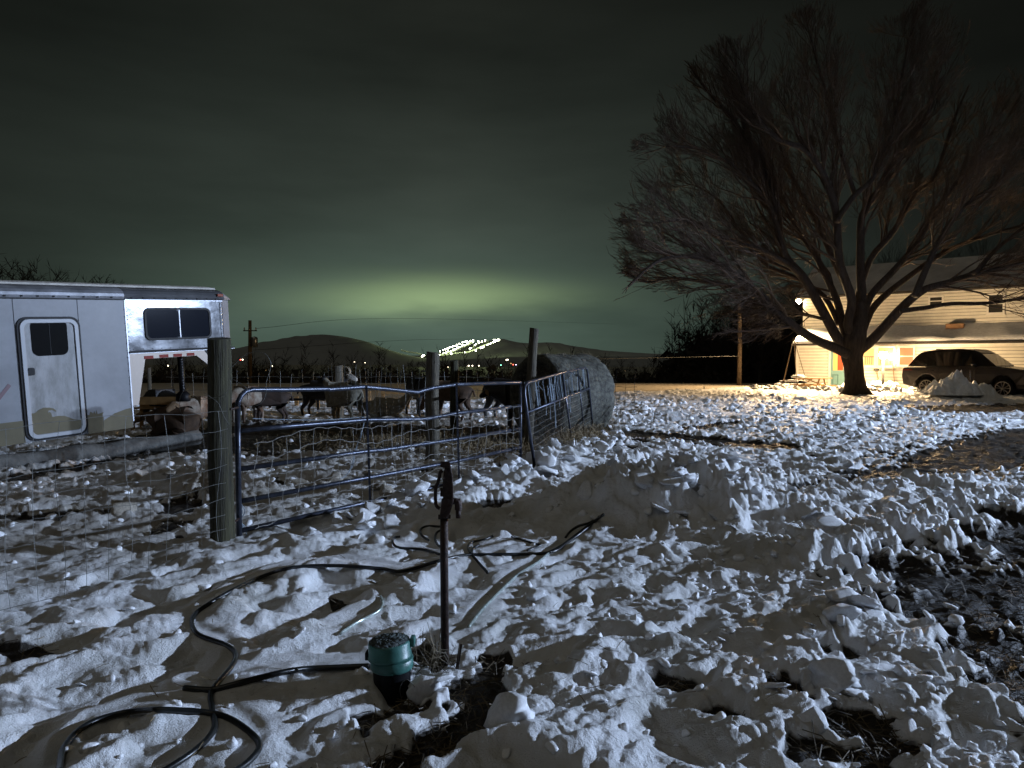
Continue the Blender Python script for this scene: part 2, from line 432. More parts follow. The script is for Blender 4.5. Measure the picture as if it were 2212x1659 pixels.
        z[sub] = z[sub] * (1 - k) + lowz * k
    # hollow under the hose in the heap
    hx, hy = G(1305, 1118)
    z = z - 0.10 * np.exp(-(((x - hx - .12) / 0.10) ** 2 + ((y - hy - 0.25) / 0.13) ** 2))
    # far ground: field beyond the yard, then the land falls away to the valley, woods on the right stand level
    z = z * (1 - fld)
    bank = 0.07 * np.exp(-((y - bound + 0.5) / 0.5) ** 2) * (R < 90)
    drop = np.clip((y - 46) / 110.0, 0, 1); drop = drop * drop * (3 - 2 * drop) * 13.0
    keep = ss(x - 0.45 * y, -6, 6) * (1 - ss(y, 120, 220))
    z = z + bank - 0.06 * fld * near - drop * (1 - keep)
    z = np.where(y < 0, z, z)
    return z, mud, fld


def gz(x, y):
    z, m, f = ground(np.array([x]), np.array([y])); return float(z[0])


# ---------------------------------------------------------------- ground sheet
rs = [0.9]
while rs[-1] < 15.0: rs.append(rs[-1] * (1.022 if rs[-1] < 2.3 else 1.0043))
while rs[-1] < 40.0: rs.append(rs[-1] * 1.0058)
while rs[-1] < 9000.0: rs.append(rs[-1] * 1.07)
rs = np.array(rs)
hi = np.radians(np.linspace(-48, 48, 1060)); lo_ = np.radians(np.arange(52, 309, 3.0))
ang = np.concatenate([hi, lo_])
AA, RR = np.meshgrid(ang, rs)
X = RR * np.sin(AA); Y = RR * np.cos(AA)
Z, MU, FL = ground(X, Y)
nr, na = X.shape
V = np.stack([X.ravel(), Y.ravel(), Z.ravel()], 1)
V = np.vstack([V, [[0, 0, float(np.mean(Z[0]))]]])
idx = np.arange(nr * na).reshape(nr, na); nxt = np.roll(idx, -1, 1)
Q = np.stack([idx[:-1], nxt[:-1], nxt[1:], idx[1:]], -1).reshape(-1, 4)[:, ::-1]
mg = bpy.data.materials.new('snow_and_soil'); mg.use_nodes = True
t = NT(mg.node_tree); b = mg.node_tree.nodes['Principled BSDF']
at = t.n('ShaderNodeAttribute', attribute_name='mask'); sp = t.n('ShaderNodeSeparateColor'); t.l(at.outputs['Color'], sp.inputs[0])
gtc = t.n('ShaderNodeTexCoord')
def tnoise(sc_, det=5.0, ro=0.6, vec=None):
    nd = t.n('ShaderNodeTexNoise', i_Scale=sc_, i_Detail=det, i_Roughness=ro); t.l(vec or gtc.outputs['Object'], nd.inputs['Vector']); return nd.outputs[0]
n1 = tnoise(9.0); n2 = tnoise(55.0, 3.0); n3 = tnoise(2.2, 4.0)
mfac = t.math('ADD', sp.outputs[0], t.math('MULTIPLY', t.math('SUBTRACT', n1, 0.5), 0.9))
mfac = t.math('MULTIPLY', t.math('SUBTRACT', mfac, 0.38), 5.0, clamp=True)
snowc = t.ramp(n3, [(0.3, (0.60, 0.60, 0.58)), (0.6, (0.84, 0.85, 0.87))], 'LINEAR')
dirt = t.ramp(n2, [(0.3, (0.010, 0.008, 0.006)), (0.7, (0.045, 0.034, 0.022))], 'LINEAR')
fieldc = t.ramp(tnoise(1.1, 6.0), [(0.3, (0.22, 0.19, 0.15)), (0.7, (0.36, 0.32, 0.26))], 'LINEAR')  # stubble brown, darkened to paint in the lamp light missing past the yard
dirt_shade = t.math('MULTIPLY', sp.outputs[2], t.math('MULTIPLY', t.math('SUBTRACT', tnoise(1.6, 6.0), 0.25), 2.2, clamp=True), clamp=True)
snowc = t.mix(dirt_shade, snowc, (0.26, 0.22, 0.165))  # soiled pen snow, plus the left yard's shadow painted in as brown tint
speck = t.math('MULTIPLY', t.math('SUBTRACT', tnoise(38.0, 4.0, 0.7), 0.62), 9.0, clamp=True)
snowc = t.mix(t.math('MULTIPLY', speck, 0.5), snowc, (0.22, 0.18, 0.13))
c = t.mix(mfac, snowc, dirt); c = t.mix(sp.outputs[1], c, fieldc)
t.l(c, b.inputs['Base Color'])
rgh = t.math('SUBTRACT', 0.62, t.math('MULTIPLY', n1, 0.2)); t.l(rgh, b.inputs['Roughness'])
b.inputs['Specular IOR Level'].default_value = 0.35
hsum = t.math('ADD', t.math('MULTIPLY', tnoise(30.0, 6.0, 0.7), 1.0), t.math('MULTIPLY', tnoise(150.0, 3.0), 0.35))
bp = t.n('ShaderNodeBump', i_Strength=0.9, i_Distance=0.018); t.l(hsum, bp.inputs['Height']); t.l(bp.outputs[0], b.inputs['Normal'])
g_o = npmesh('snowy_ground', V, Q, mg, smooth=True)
me = g_o.data
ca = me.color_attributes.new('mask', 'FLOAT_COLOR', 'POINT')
cc = np.zeros((len(V), 4), np.float32); cc[:-1, 0] = MU.ravel(); cc[:-1, 1] = FL.ravel(); cc[:-1, 2] = (ss(Y - (5.9 + (X + 2.26) * 1.555), 0.1, 1.2) * (1 - ss(Y, 17.5, 20)) * (X < 2.5) + 0.75 * (1 - ss(X + 0.15 * Y, -1.6, -0.6)) * ss(Y, 4.2, 6) * (1 - ss(Y, 17.5, 20))).clip(0, 1).ravel(); cc[:, 3] = 1  # third channel: soiled pen snow and the shade painted over the left
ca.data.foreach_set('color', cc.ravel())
tag(g_o, kind='structure')

M = {}
M['snow'] = mat('snow_block', (0.84, 0.85, 0.87), 0.6, var=0.10, vscale=6, bump=0.5, bscale=40)
M['snowgrey'] = mat('dirty_snow', (0.6, 0.58, 0.54), 0.65, var=0.2, vscale=5, bump=0.5, bscale=30)
M['wood'] = mat('weathered_post', (0.085, 0.072, 0.050), 0.85, var=0.45, vscale=7, stretch=(5, 5, 0.5), bump=0.8, bscale=16)
M['woodg'] = mat('mossy_post', (0.058, 0.054, 0.026), 0.9, col2=(0.014, 0.012, 0.007), vscale=7, stretch=(5, 5, 0.35), bump=0.8, bscale=16)
M['greywood'] = mat('grey_log', (0.08, 0.08, 0.074), 0.85, var=0.5, vscale=5, bump=0.7, bscale=20)
M['plank'] = mat('fresh_lumber', (0.27, 0.155, 0.055), 0.7, var=0.2, vscale=6, bump=0.2)
M['gate'] = mat('painted_gate_tube', (0.055, 0.062, 0.085), 0.34, metal=0.55, var=0.3, vscale=14, bump=0.12, bscale=60)
M['galv'] = mat('galvanised_wire', (0.15, 0.15, 0.14), 0.55, metal=0.2, var=0.3, vscale=20)
M['mesh'] = mat('pale_netting_wire', (0.30, 0.29, 0.27), 0.6, metal=0.1, var=0.3, vscale=20)
M['galvb'] = mat('galvanised_frame', (0.34, 0.35, 0.36), 0.35, metal=0.8, var=0.3, vscale=12)
M['twine'] = mat('baler_twine', (0.24, 0.29, 0.34), 0.7, var=0.2, vscale=20)
M['black'] = mat('black_rubber', (0.007, 0.007, 0.008), 0.5, var=0.3, vscale=9, bump=0.1)
M['hose'] = mat('black_hose', (0.011, 0.012, 0.012), 0.33, var=0.3, vscale=9)
M['hoseg'] = mat('ribbed_metallic_hose', (0.42, 0.48, 0.45), 0.25, metal=0.4, var=0.3, vscale=30)
M['rust'] = mat('rusty_iron', (0.030, 0.014, 0.009), 0.6, metal=0.25, var=0.5, vscale=22, bump=0.4, bscale=60)
M['hay'] = mat('dry_hay', (0.22, 0.165, 0.09), 0.8, var=0.4, vscale=30)
M['straw'] = mat('trampled_straw', (0.11, 0.085, 0.05), 0.75, var=0.7, vscale=8)
M['glass'] = mat('dark_glass', (0.008, 0.009, 0.012), 0.08, var=0.2, vscale=4)
M['siding'] = mat('white_clapboard', (0.72, 0.69, 0.60), 0.6, var=0.06, vscale=3, bump=0.15, bscale=12)
M['trimw'] = mat('white_trim', (0.76, 0.74, 0.68), 0.5, var=0.05, vscale=3)
M['bark'] = mat('maple_bark', (0.042, 0.03, 0.023), 0.9, var=0.5, vscale=4, stretch=(3, 3, 0.5), bump=1.0, bscale=7)
M['twig'] = mat('bare_twigs', (0.066, 0.042, 0.027), 0.8)
M['darkwood'] = mat('dark_bare_branches', (0.022, 0.019, 0.016), 0.9)
M['red'] = mat('red_reflector', (0.20, 0.022, 0.012), 0.3)
M['amber'] = mat('amber_lens', (0.22, 0.04, 0.01), 0.3)
M['whitep'] = mat('dirty_white_trailer_paint', (0.20, 0.205, 0.218), 0.42, var=0.22, vscale=1.6, bump=0.05, bscale=5)
M['beige'] = mat('beige_graphic', (0.13, 0.112, 0.07), 0.5, var=0.15, vscale=3)

# ---------------------------------------------------------------- snow lumps and slabs
def ico(sub):
    import bmesh
    bm = bmesh.new(); bmesh.ops.create_icosphere(bm, subdivisions=sub, radius=1.0)
    V = np.array([v.co[:] for v in bm.verts]); Fc = np.array([[v.index for v in f.verts] for f in bm.faces]); bm.free(); return V, Fc
I3, F3 = ico(3); I2, F2_ = ico(2)


def lumpshape(V, k, flat):
    P = V.copy()
    e = 0.55 if flat else 0.75
    P = np.sign(P) * np.abs(P) ** e
    n = np.stack([gn(V[:, 0] * 1.6 + k * 7.1, V[:, 1] * 1.6 + V[:, 2] * 2.1, 200 + k + j) for j in range(3)], 1)
    P = P * (1 + 0.42 * n[:, :1]) + 0.16 * n[:, 1:2] * P
    n2 = gn(V[:, 0] * 4 + k, V[:, 1] * 4 + V[:, 2] * 4.4, 300 + k)
    P = P * (1 + 0.10 * n2[:, None])
    # a few shear cuts give broken faces
    r = np.random.default_rng(k + 50)
    for _ in range(4):
        d = r.normal(size=3); d /= np.linalg.norm(d); h = r.uniform(0.5, 0.8)
        s = P @ d; P = P - np.outer(np.maximum(s - h, 0) * 0.92, d)
    if flat: P[:, 2] *= 0.26
    else: P[:, 2] *= 0.68
    return P
shapes = []
for k in range(7): shapes.append(lumpshape(I3, k, k < 3))
meshes_chunk = []
for k, P in enumerate(shapes):
    o = npmesh('snow_lump' if k >= 3 else 'snow_block', P, F3, M['snow'], smooth=True)
    meshes_chunk.append(o.data); bpy.data.objects.remove(o)
dirty_chunks = []
for me_ in meshes_chunk:
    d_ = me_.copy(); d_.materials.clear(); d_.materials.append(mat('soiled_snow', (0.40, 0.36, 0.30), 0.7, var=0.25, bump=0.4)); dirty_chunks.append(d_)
smallshapes = [lumpshape(I2, 20 + k, k < 2) for k in range(6)]


def place_chunk(x, y, s, kind, label, group, tilt=0.5, sink=0.2, rz=None, src=None):
    k = random.randrange(3) if kind == 'slab' else 3 + random.randrange(4)
    o = bpy.data.objects.new('snow_block' if kind == 'slab' else 'snow_lump', (src or meshes_chunk)[k]); COL.objects.link(o)
    z = gz(x, y)
    o.location = (x, y, z + s * (0.25 if kind == 'slab' else 0.45) - s * sink + (abs(tilt) * s * 0.25 if kind == 'slab' else 0))
    o.rotation_euler = (random.uniform(-tilt, tilt), random.uniform(-tilt, tilt), random.uniform(0, 6.28) if rz is None else rz)
    o.scale = (s * random.uniform(0.8, 1.25), s * random.uniform(0.75, 1.1), s * random.uniform(0.75, 1.2))
    return tag(o, label, 'snow block' if kind == 'slab' else 'snow lump', group)
# notable ones, full-photo pixel positions
for (px, py, s, kind, lab) in [
        (1790, 1195, 0.10, 'slab', 'square upright slab of snow near the right-hand windrow, tilted on edge'),
        (915, 1510, 0.085, 'lump', 'chunky white snow lump lying just right of the green capped canister'),
        (945, 1505, 0.075, 'slab', 'long snow fragment leaning between the green capped canister and the dark soil'),
        (975, 1340, 0.055, 'lump', 'round snow ball beside the foot of the silver ribbed hose'),
        (1105, 1475, 0.055, 'lump', 'pale snow lump lying alone on the dark soil right of the hydrant'),
        (1930, 1415, 0.075, 'slab', 'snow slab overhanging the edge of the bare soil on the right'),
        (2150, 1510, 0.07, 'lump', 'small rounded snow lump standing alone by the lower right bare soil'),
        (1100, 1605, 0.10, 'lump', 'large peaked snow lump at the bottom edge, right of the dark soil'),
        (1960, 1590, 0.07, 'lump', 'angular snow boulder beside the deep hole in the lower right snow'),
        (1310, 1030, 0.13, 'lump', 'rounded snow block crowning the big ploughed heap'),
        (1160, 1310, 0.05, 'lump', 'tiny snow knob right of the silver ribbed hose')]:
    x, y = G(px, py); place_chunk(x, y, s, kind, lab, None)
def seg_rand(a, b, w):
    t = random.random(); return a[0] + (b[0] - a[0]) * t + random.gauss(0, w), a[1] + (b[1] - a[1]) * t + random.gauss(0, w)
for i in range(46):
    x, y = seg_rand(G(650, 1175), G(1110, 1035), 0.16)
    place_chunk(x, y, random.uniform(0.05, 0.12), random.choice(('slab', 'slab', 'lump')), 'broken white snow block heaped along the foot of the tube gate', 'snow blocks pushed up along the tube gate', 0.8, 0.1)
for i in range(34):
    x, y = seg_rand(G(1150, 1040), G(1300, 950), 0.28)
    place_chunk(x, y, random.uniform(0.07, 0.15), random.choice(('slab', 'slab', 'lump')), 'curled snow slab piled against the leaning mesh gate', 'snow slabs piled by the leaning mesh gate', 0.9, 0.1)
for i in range(90):
    h = HEAPS[0] if i % 2 == 0 else random.choice(HEAPS[:8]); x, y = seg_rand(h[0], h[1], h[2] * 0.45)
    place_chunk(x, y, random.uniform(0.04, 0.10), random.choice(('slab', 'slab', 'lump')), 'snow clod lying on the ploughed windrow right of the gate', 'clods on the ploughed windrows', 0.7)
for i in range(26):
    x, y = seg_rand((-4.2, 7.6), (-0.6, 9.0), 0.7)
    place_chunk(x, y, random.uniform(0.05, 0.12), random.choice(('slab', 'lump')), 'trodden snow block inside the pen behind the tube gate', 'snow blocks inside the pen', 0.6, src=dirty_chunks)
# the countless small crumbs
def crumbs(name, pts, sizes, label):
    Vs = []; Fs = []; k = 0
    zs, mu, fl = ground(pts[:, 0], pts[:, 1])
    for i, (x, y) in enumerate(pts):
        P = smallshapes[i % 6]; s = sizes[i]
        a, b2, c2 = rng.uniform(-0.7, 0.7), rng.uniform(-0.7, 0.7), rng.uniform(0, 6.28)
        R = np.array(Matrix.Rotation(c2, 3, 'Z') @ Matrix.Rotation(a, 3, 'X') @ Matrix.Rotation(b2, 3, 'Y'))
        Vs.append((P * s * rng.uniform(0.7, 1.3, 3)) @ R.T + [x, y, zs[i] + s * 0.22]); Fs.append(F2_ + k); k += len(P)
    o = npmesh(name, np.vstack(Vs), np.vstack(Fs), M['snow'], smooth=True)
    return tag(o, label, 'snow', kind='stuff')
N = 15000
u = rng.uniform(0, 1, N); d = 2.4 * (26 / 2.4) ** (u ** 1.0); a = np.radians(rng.uniform(-40, 40, N))
P_ = np.stack([d * np.sin(a), d * np.cos(a)], 1)
roughm = 0.08 + 0.5 * ss(P_[:, 0] - 0.12 * P_[:, 1], -0.3, 1.6) + 0.3 * ss(d, 7, 10)
_, mu, fl = ground(P_[:, 0], P_[:, 1])
keepm = (rng.uniform(0, 1, N) < roughm * np.where(mu > 0.5, 0.06, 1)) & (fl < 0.3)
P_ = P_[keepm][:2000]; d = np.hypot(P_[:, 0], P_[:, 1])
crumbs('snow_crumbs', P_, np.clip(0.010 * (1 + d * 0.22), 0, 0.07) * rng.uniform(0.5, 1.9, len(P_)), 'small white snow crumbs strewn over the trampled snow')

# ---------------------------------------------------------------- straw and hay
def blades(name, pts, zoff, L, wd, m, label, cat='straw', up=0.25, kind='stuff', parent=None, zfix=None, curl=0.3):
    n = len(pts)
    z0 = ground(pts[:, 0], pts[:, 1])[0] if zfix is None else zfix
    a = rng.uniform(0, 6.28, n); el_ = rng.normal(0, up, n); ln = L * rng.uniform(0.4, 1.5, n)
    D = np.stack([np.cos(a) * np.cos(el_), np.sin(a) * np.cos(el_), np.sin(el_)], 1)
    Sd = np.stack([-np.sin(a), np.cos(a), np.zeros(n)], 1); tw = rng.normal(0, 0.8, n)
    Up = np.cross(D, Sd); Sd = Sd * np.cos(tw)[:, None] + Up * np.sin(tw)[:, None]
    C0 = np.stack([pts[:, 0], pts[:, 1], z0 + zoff * rng.uniform(0, 1, n) + ln * 0.5 * np.abs(np.sin(el_))], 1)
    bend = Up * (rng.normal(0, curl, n) * ln)[:, None] * 0.3
    rows = []
    for k, tt in enumerate((-0.5, 0.0, 0.5)):
        p = C0 + D * (ln * tt)[:, None] + (bend if k == 1 else 0)
        rows += [p - Sd * wd / 2, p + Sd * wd / 2]
    V = np.stack(rows, 1).reshape(-1, 3)
    k = np.arange(n)[:, None] * 6
    Fq = np.concatenate([k + np.array([[0, 1, 3, 2]]), k + np.array([[2, 3, 5, 4]])])
    if parent is not None: V = V - np.array(parent_off(parent))
    o = npmesh(name, V, Fq, m)
    if parent is not None: o.parent = parent; o['kind'] = 'stuff'; return o
    return tag(o, label, cat, kind=kind)
N = 90000
u = rng.uniform(0, 1, N); d = 2.3 * (18 / 2.3) ** u; a = np.radians(rng.uniform(-42, 46, N))
P_ = np.stack([d * np.sin(a), d * np.cos(a)], 1); _, mu, fl = ground(P_[:, 0], P_[:, 1])
S_ = P_[(mu > 0.55) & (rng.uniform(0, 1, N) < 0.9)]
blades('trampled_straw', S_[:9000], 0.025, 0.10, 0.0042, M['straw'], 'trampled brown straw and dead grass over the bare soil')
S_ = P_[(mu < 0.3) & (rng.uniform(0, 1, N) < 0.02)][:450]
blades('loose_straw', S_, 0.02, 0.07, 0.003, M['hay'], 'stray stalks of straw scattered on the snow')

# ---------------------------------------------------------------- fence posts
def post(px, ytop, d, wpx, ybase, label, m, lean=0.0, group='wooden fence posts round the pen', px_base=None):
    top = dp(px, ytop, d); pxb = px if px_base is None else px_base
    bx = (pxb - PCX) / F * d
    base = Vector((bx, d, gz(bx, d) - 0.25)); r = wpx * d / F / 2
    mb = MB(); n = 14; pts = []; rr = []
    for i in range(n):
        q = i / (n - 1); p = base.lerp(top, q)
        pts.append(p + Vector((0.006 * math.sin(q * 9 + px), 0, 0))); rr.append(r * (1.05 - 0.08 * q) * (1 + 0.02 * math.sin(q * 17 + px)))
    mb.tube(pts, rr, 18)
    # uneven sawn top and splits down the side
    vs = []
    for i, v in enumerate(mb.v):
        p = Vector(v); c = base.lerp(top, max(0, min(1, (p.z - base.z) / (top.z - base.z))))
        dd = p - c; dd.z = 0
        ang_ = math.atan2(dd.y, dd.x)
        k = 1 + 0.05 * math.sin(ang_ * 3 + px) - 0.10 * max(0, math.cos(ang_ * 2.0 - px)) ** 10
        q = c + dd * k; q.z = p.z
        if i >= (n - 1) * 18: q.z += 0.012 * math.sin(ang_ + px)
        vs.append(tuple(q))
    mb.v = vs
    root = empty('fence_post', base + Vector((0, 0, 0.25)), label, 'post', group)
    mb.obj('shaft', m, root, smooth=False)
    return root, base, top, r
P1 = post(471, 731, 5.65, 50, 1180, 'thick dark mossy wooden post in front, carrying the left end of the tube gate', M['woodg'], px_base=474)
P2 = post(935, 761, 10.1, 29, 1008, 'weathered post with a peeling pale edge, behind the dented middle of the gate', M['wood'], px_base=933)
P3 = post(981, 779, 14.3, 19, 0, 'shorter dark post just right of the post with the peeling edge', M['woodg'])
P4 = post(1154, 710, 12.3, 20, 966, 'tall thin pole leaning right, rising above the hay bale', M['wood'], px_base=1139)
P5 = post(1255, 776, 14.4, 22, 0, 'short thick post at the far end of the leaning mesh gate', M['wood'], px_base=1262)
P6 = post(730, 790, 18.2, 21, 0, 'grey post at the back of the pen behind the pale sheep', M['wood'])
P7 = post(322, 795, 19.0, 8, 0, 'thin pale stake seen under the trailer nose', M['wood'])

# ---------------------------------------------------------------- tube gate
GA = Vector((-2.26, 5.86, 0)); GB = Vector((0.115, 9.55, 0)); gn_ = (GB - GA).cross(Vector((0, 0, 1))).normalized()
def gpl(px, py, off=0.0): return pp(px, py, GA + gn_ * off, gn_)
def c2(X_, Y_): return (439 + .248 * X_, 686 + .248 * Y_)
def c3(X_, Y_): return (823 + .248 * X_, 686 + .248 * Y_)
def dens(pts, n=6):
    out_ = []
    P = [Vector(p) for p in pts]
    for i in range(len(P) - 1):
        p0 = P[max(i - 1, 0)]; p1 = P[i]; p2 = P[i + 1]; p3 = P[min(i + 2, len(P) - 1)]
        for k in range(n):
            t_ = k / n; t2 = t_ * t_; t3 = t2 * t_
            out_.append(0.5 * ((2 * p1) + (p2 - p0) * t_ + (2 * p0 - 5 * p1 + 4 * p2 - p3) * t2 + (3 * p1 - p0 - 3 * p2 + p3) * t3))
    out_.append(P[-1]); return out_
gate = empty('tube_gate', GA, 'long dark blue tube gate with dented rails, closing the pen', 'gate')
rails = [[c2(430, 628), c2(700, 628), c2(1085, 622), c2(1100, 627), c2(1400, 604), c2(1600, 622), c2(1850, 650), c2(1862, 651), c2(2000, 612), c2(2212, 582), c3(1215, 566)],
         [c2(325, 985), c2(800, 942), c2(1400, 892), c2(1920, 884), c2(1935, 884), c2(2212, 832), c3(1215, 768)],
         [c2(325, 1318), c2(1420, 1165), c3(0, 1155), c3(650, 1060), c3(1215, 967)],
         [c2(335, 1597), c2(1430, 1395), c3(0, 1375), c3(660, 1250), c3(1215, 1132)],
         [(522, 1146), c2(1430, 1610), (823, 1080), (927, 1055), (1031, 1032), (1124, 1006)]]
for i, r in enumerate(rails):
    pts = [gpl(*q) for q in r]
    if i == 0:
        pts = [gpl(*c2(300, 780)), gpl(*c2(306, 730)), gpl(*c2(330, 680)), gpl(*c2(370, 642))] + pts
    MB().tube(pts, 0.0215, 12).obj('rail', M['gate'], gate, smooth=True)
MB().tube([gpl(*c2(300, 780)), gpl(514, 980), gpl(517, 1158)], 0.0235, 12).obj('stile', M['gate'], gate, smooth=True)
MB().tube([gpl(1124, 826), gpl(1124, 1006)], 0.0215, 12).obj('stile', M['gate'], gate, smooth=True)
for (a, b_) in (((788, 834), (797, 1098)), ((983, 829), (989, 1047))):
    p0 = gpl(*a, off=-0.0); p1 = gpl(*b_)
    MB().tube([p0 + gn_ * 0.02, p1 + gn_ * 0.02], 0.016, 4).obj('brace', M['gate'], gate)
# couplers on the right stile
for i, r in enumerate(rails[1:4]):
    q = gpl(*r[-1]); q0 = gpl(r[-1][0] - 22, r[-1][1] + 3.5)
    MB().tube([q0, q0.lerp(q, 0.35)], 0.027, 10).obj('coupler', M['black'], gate, smooth=True)
# hinge pins to the mossy post
for py in (880, 1120):
    q = gpl(516, py); MB().tube([q, Vector((P1[1].x + 0.08, P1[1].y, q.z))], 0.010, 8).obj('hinge', M['rust'], gate, smooth=True)

# sagging wire tied to the gate
wire = empty('gate_mesh', GA, 'sagging woven wire netting tied behind the tube gate', 'wire netting')
Lg = (GB - GA).length; gu = (GB - GA).normalized()
def gw(s, z, k=0): return GA + gu * s + Vector((0, 0, z)) - gn_ * (-0.05 + 0.03 * math.sin(s * 2.3 + z * 3))
side = 1 if gn_.y > 0 else -1
zrows = [0.88, 0.74, 0.58, 0.42, 0.27, 0.13]
def sag(s, z): return z - 0.055 * math.sin(s * 2.1 + 1.1) ** 2 * (0.4 + z) - 0.022 * math.sin(s * 5.3 + z * 9) + 0.008 * math.sin(s * 31 + z * 17)
for z in zrows:
    MB().tube([gw(0.12 + (Lg - 0.25) * i / 90, sag(0.12 + (Lg - 0.25) * i / 90, z)) for i in range(91)], 0.0023, 4).obj('line_wire', M['mesh'], wire)
mb = MB()
for i in range(28):
    s = 0.14 + i * 0.152
    if s > Lg - 0.1: break
    mb.tube([gw(s + 0.02 * math.sin(z * 9 + i), sag(s, z)) for z in (0.88, 0.80, 0.74, 0.66, 0.58, 0.5, 0.42, 0.35, 0.27, 0.2, 0.13)], 0.0020, 4)
mb.obj('stay_wires', M['mesh'], wire, kind='stuff')

# ---------------------------------------------------------------- woven wire fences
def woven(A, B, ztop, rows, step, label, sagf=0.03, r=0.0016, zb=0.05, spikes=0.0, group=None, name='woven_wire_fence', m=None):
    A = Vector((A[0], A[1], 0)); B = Vector((B[0], B[1], 0)); L = (B - A).length; uu = (B - A).normalized(); nn_ = uu.cross(Vector((0, 0, 1)))
    n = max(8, int(L / 0.12))
    zz = [ground(np.array([(A + uu * (L * i / n)).x]), np.array([(A + uu * (L * i / n)).y]))[0][0] for i in range(n + 1)]
    root = empty(name, A, label, 'fence', group)
    def P(s, z):
        k = min(n, max(0, s / L * n)); g0 = 0.5 * zz[int(k)] + 0.02
        return A + uu * s + nn_ * (0.02 * math.sin(s * 3 + z * 5)) + Vector((0, 0, g0 * (1 - z / ztop) * 0.5 + z - sagf * math.sin(s * 1.9 + z) ** 2 + 0.006 * math.sin(s * 37 + z * 20)))
    hs = [zb + (ztop - zb) * (i / (rows - 1)) ** 1.15 for i in range(rows)]
    for z in hs: MB().tube([P(L * i / n, z) for i in range(n + 1)], r * 1.15, 4, cap=False).obj('line_wire', m or M['galv'], root)
    mb = MB(); s = step / 2
    while s < L:
        w_ = 0.015 * math.sin(s * 13)
        mb.tube([P(s + w_ * math.sin(z * 6), z) for z in hs] + ([P(s + w_, ztop + spikes * (0.7 + 0.3 * math.sin(s * 7)))] if spikes else []), r, 4, cap=False); s += step
    mb.obj('stay_wires', m or M['galv'], root, kind='stuff')
    return root
woven((P1[1].x + 0.085, P1[1].y - 0.095), (-3.7, 2.35), 1.13, 9, 0.155, 'rusty woven wire fence running from the mossy post to the lower left', r=0.0014)
woven((-9.5, 19.5), (-0.6, 19.5), 1.05, 7, 0.30, 'far pen fence of upright wires behind the dark brown goat', r=0.0045, spikes=0.22, sagf=0.02)
woven((-0.6, 19.5), (3.2, 18.2), 1.25, 7, 0.24, 'dark cattle panel with square openings across the back of the pen', r=0.0045, m=M['black'], sagf=0.0)
woven((-1.2, 10.3), (-4.0, 15.5), 1.28, 6, 0.30, 'woven wire run behind the gate ending in bare upright wires', r=0.003, spikes=0.16)

# loose wire ends curling off the mossy post
lw = empty('loose_wire', P1[1] + Vector((0, 0, 1.5)), 'loose wire curling up and over beside the mossy post', 'wire')
W1 = [c2(232, 450), c2(280, 400), c2(330, 352), c2(400, 310), c2(480, 296), c2(545, 320), c2(580, 370), c2(590, 420), c2(572, 490), c2(548, 570), c2(548, 650), c2(525, 720), c2(480, 762), c2(425, 770)]
MB().tube(dens([dp(x, y, 5.5) for x, y in W1]), 0.0022, 6).obj('wire_strand', M['galv'], lw, smooth=True)
W2 = [c2(235, 530), c2(300, 560), c2(360, 600), c2(395, 640), c2(412, 680)]
MB().tube(dens([dp(x, y, 5.55) for x, y in W2]), 0.0018, 6).obj('wire_strand', M['galv'], lw, smooth=True)
sc3 = lambda X_, Y_: (274.3 + .124 * X_, 768 + .124 * Y_)
W3 = [sc3(1040, 20), sc3(985, 130), sc3(945, 230), sc3(1010, 300), sc3(1100, 370), sc3(1280, 395), sc3(1480, 405), sc3(1620, 350)]
MB().tube(dens([dp(x, y, 5.6) for x, y in W3]), 0.0018, 6).obj('wire_strand', M['galv'], lw, smooth=True)
W4 = [sc3(1120, 480), sc3(1020, 580), sc3(945, 680), sc3(915, 820), sc3(935, 980), sc3(990, 1070)]
MB().tube(dens([dp(x, y, 5.6) for x, y in W4]), 0.0018, 6).obj('wire_strand', M['galv'], lw, smooth=True)
W5 = [sc3(1180, 780), sc3(1350, 760), sc3(1480, 740), sc3(1600, 720), sc3(1680, 690), sc3(1760, 610), sc3(1800, 520), sc3(1800, 420)]
MB().tube(dens([dp(x, y, 5.5) for x, y in W5]), 0.0018, 6).obj('wire_strand', M['galv'], lw, smooth=True)
W6 = [sc3(1350, 650), sc3(1480, 740), sc3(1590, 830), sc3(1650, 960), sc3(1700, 1080), sc3(1780, 1200)]
MB().tube(dens([dp(x, y, 5.5) for x, y in W6]), 0.0018, 6).obj('wire_strand', M['galv'], lw, smooth=True)

# blue twine
tw = empty('blue_twine', gpl(517, 1100), 'pale blue twine strung across the tube gate and knotted on it', 'twine')
MB().tube(dens([gpl(*q, off=-0.035) for q in (c2(430, 880), c2(700, 888), c2(1000, 892), c2(1250, 880), c2(1320, 872), c2(1400, 868))]), 0.003, 5).obj('strand', M['twine'], tw)
for off in (0, 12):
    MB().tube(dens([gpl(*c2(1405 + off, 870), off=-0.04), gpl(*c2(1390, 960), off=-0.04), gpl(*c2(1360 - off, 1080), off=-0.05), gpl(*c2(1320, 1180), off=-0.06), gpl(*c2(1290 + off, 1290), off=-0.07), gpl(*c2(1240, 1380), off=-0.07), gpl(*c2(1190 + off, 1400), off=-0.07)]), 0.0032, 5).obj('strand', M['twine'], tw)
for (dx, dy) in ((0, 0), (6, 4), (-3, 6)):
    MB().tube(dens([gpl(518, 1085, off=-0.04), gpl(523 + dx, 1105, off=-0.04), gpl(519, 1125, off=-0.04), gpl(526 + dx, 1142, off=-0.05), gpl(512 + 3 * dx, 1160 + dy, off=-0.05)]), 0.004, 5).obj('strand', M['twine'], tw)

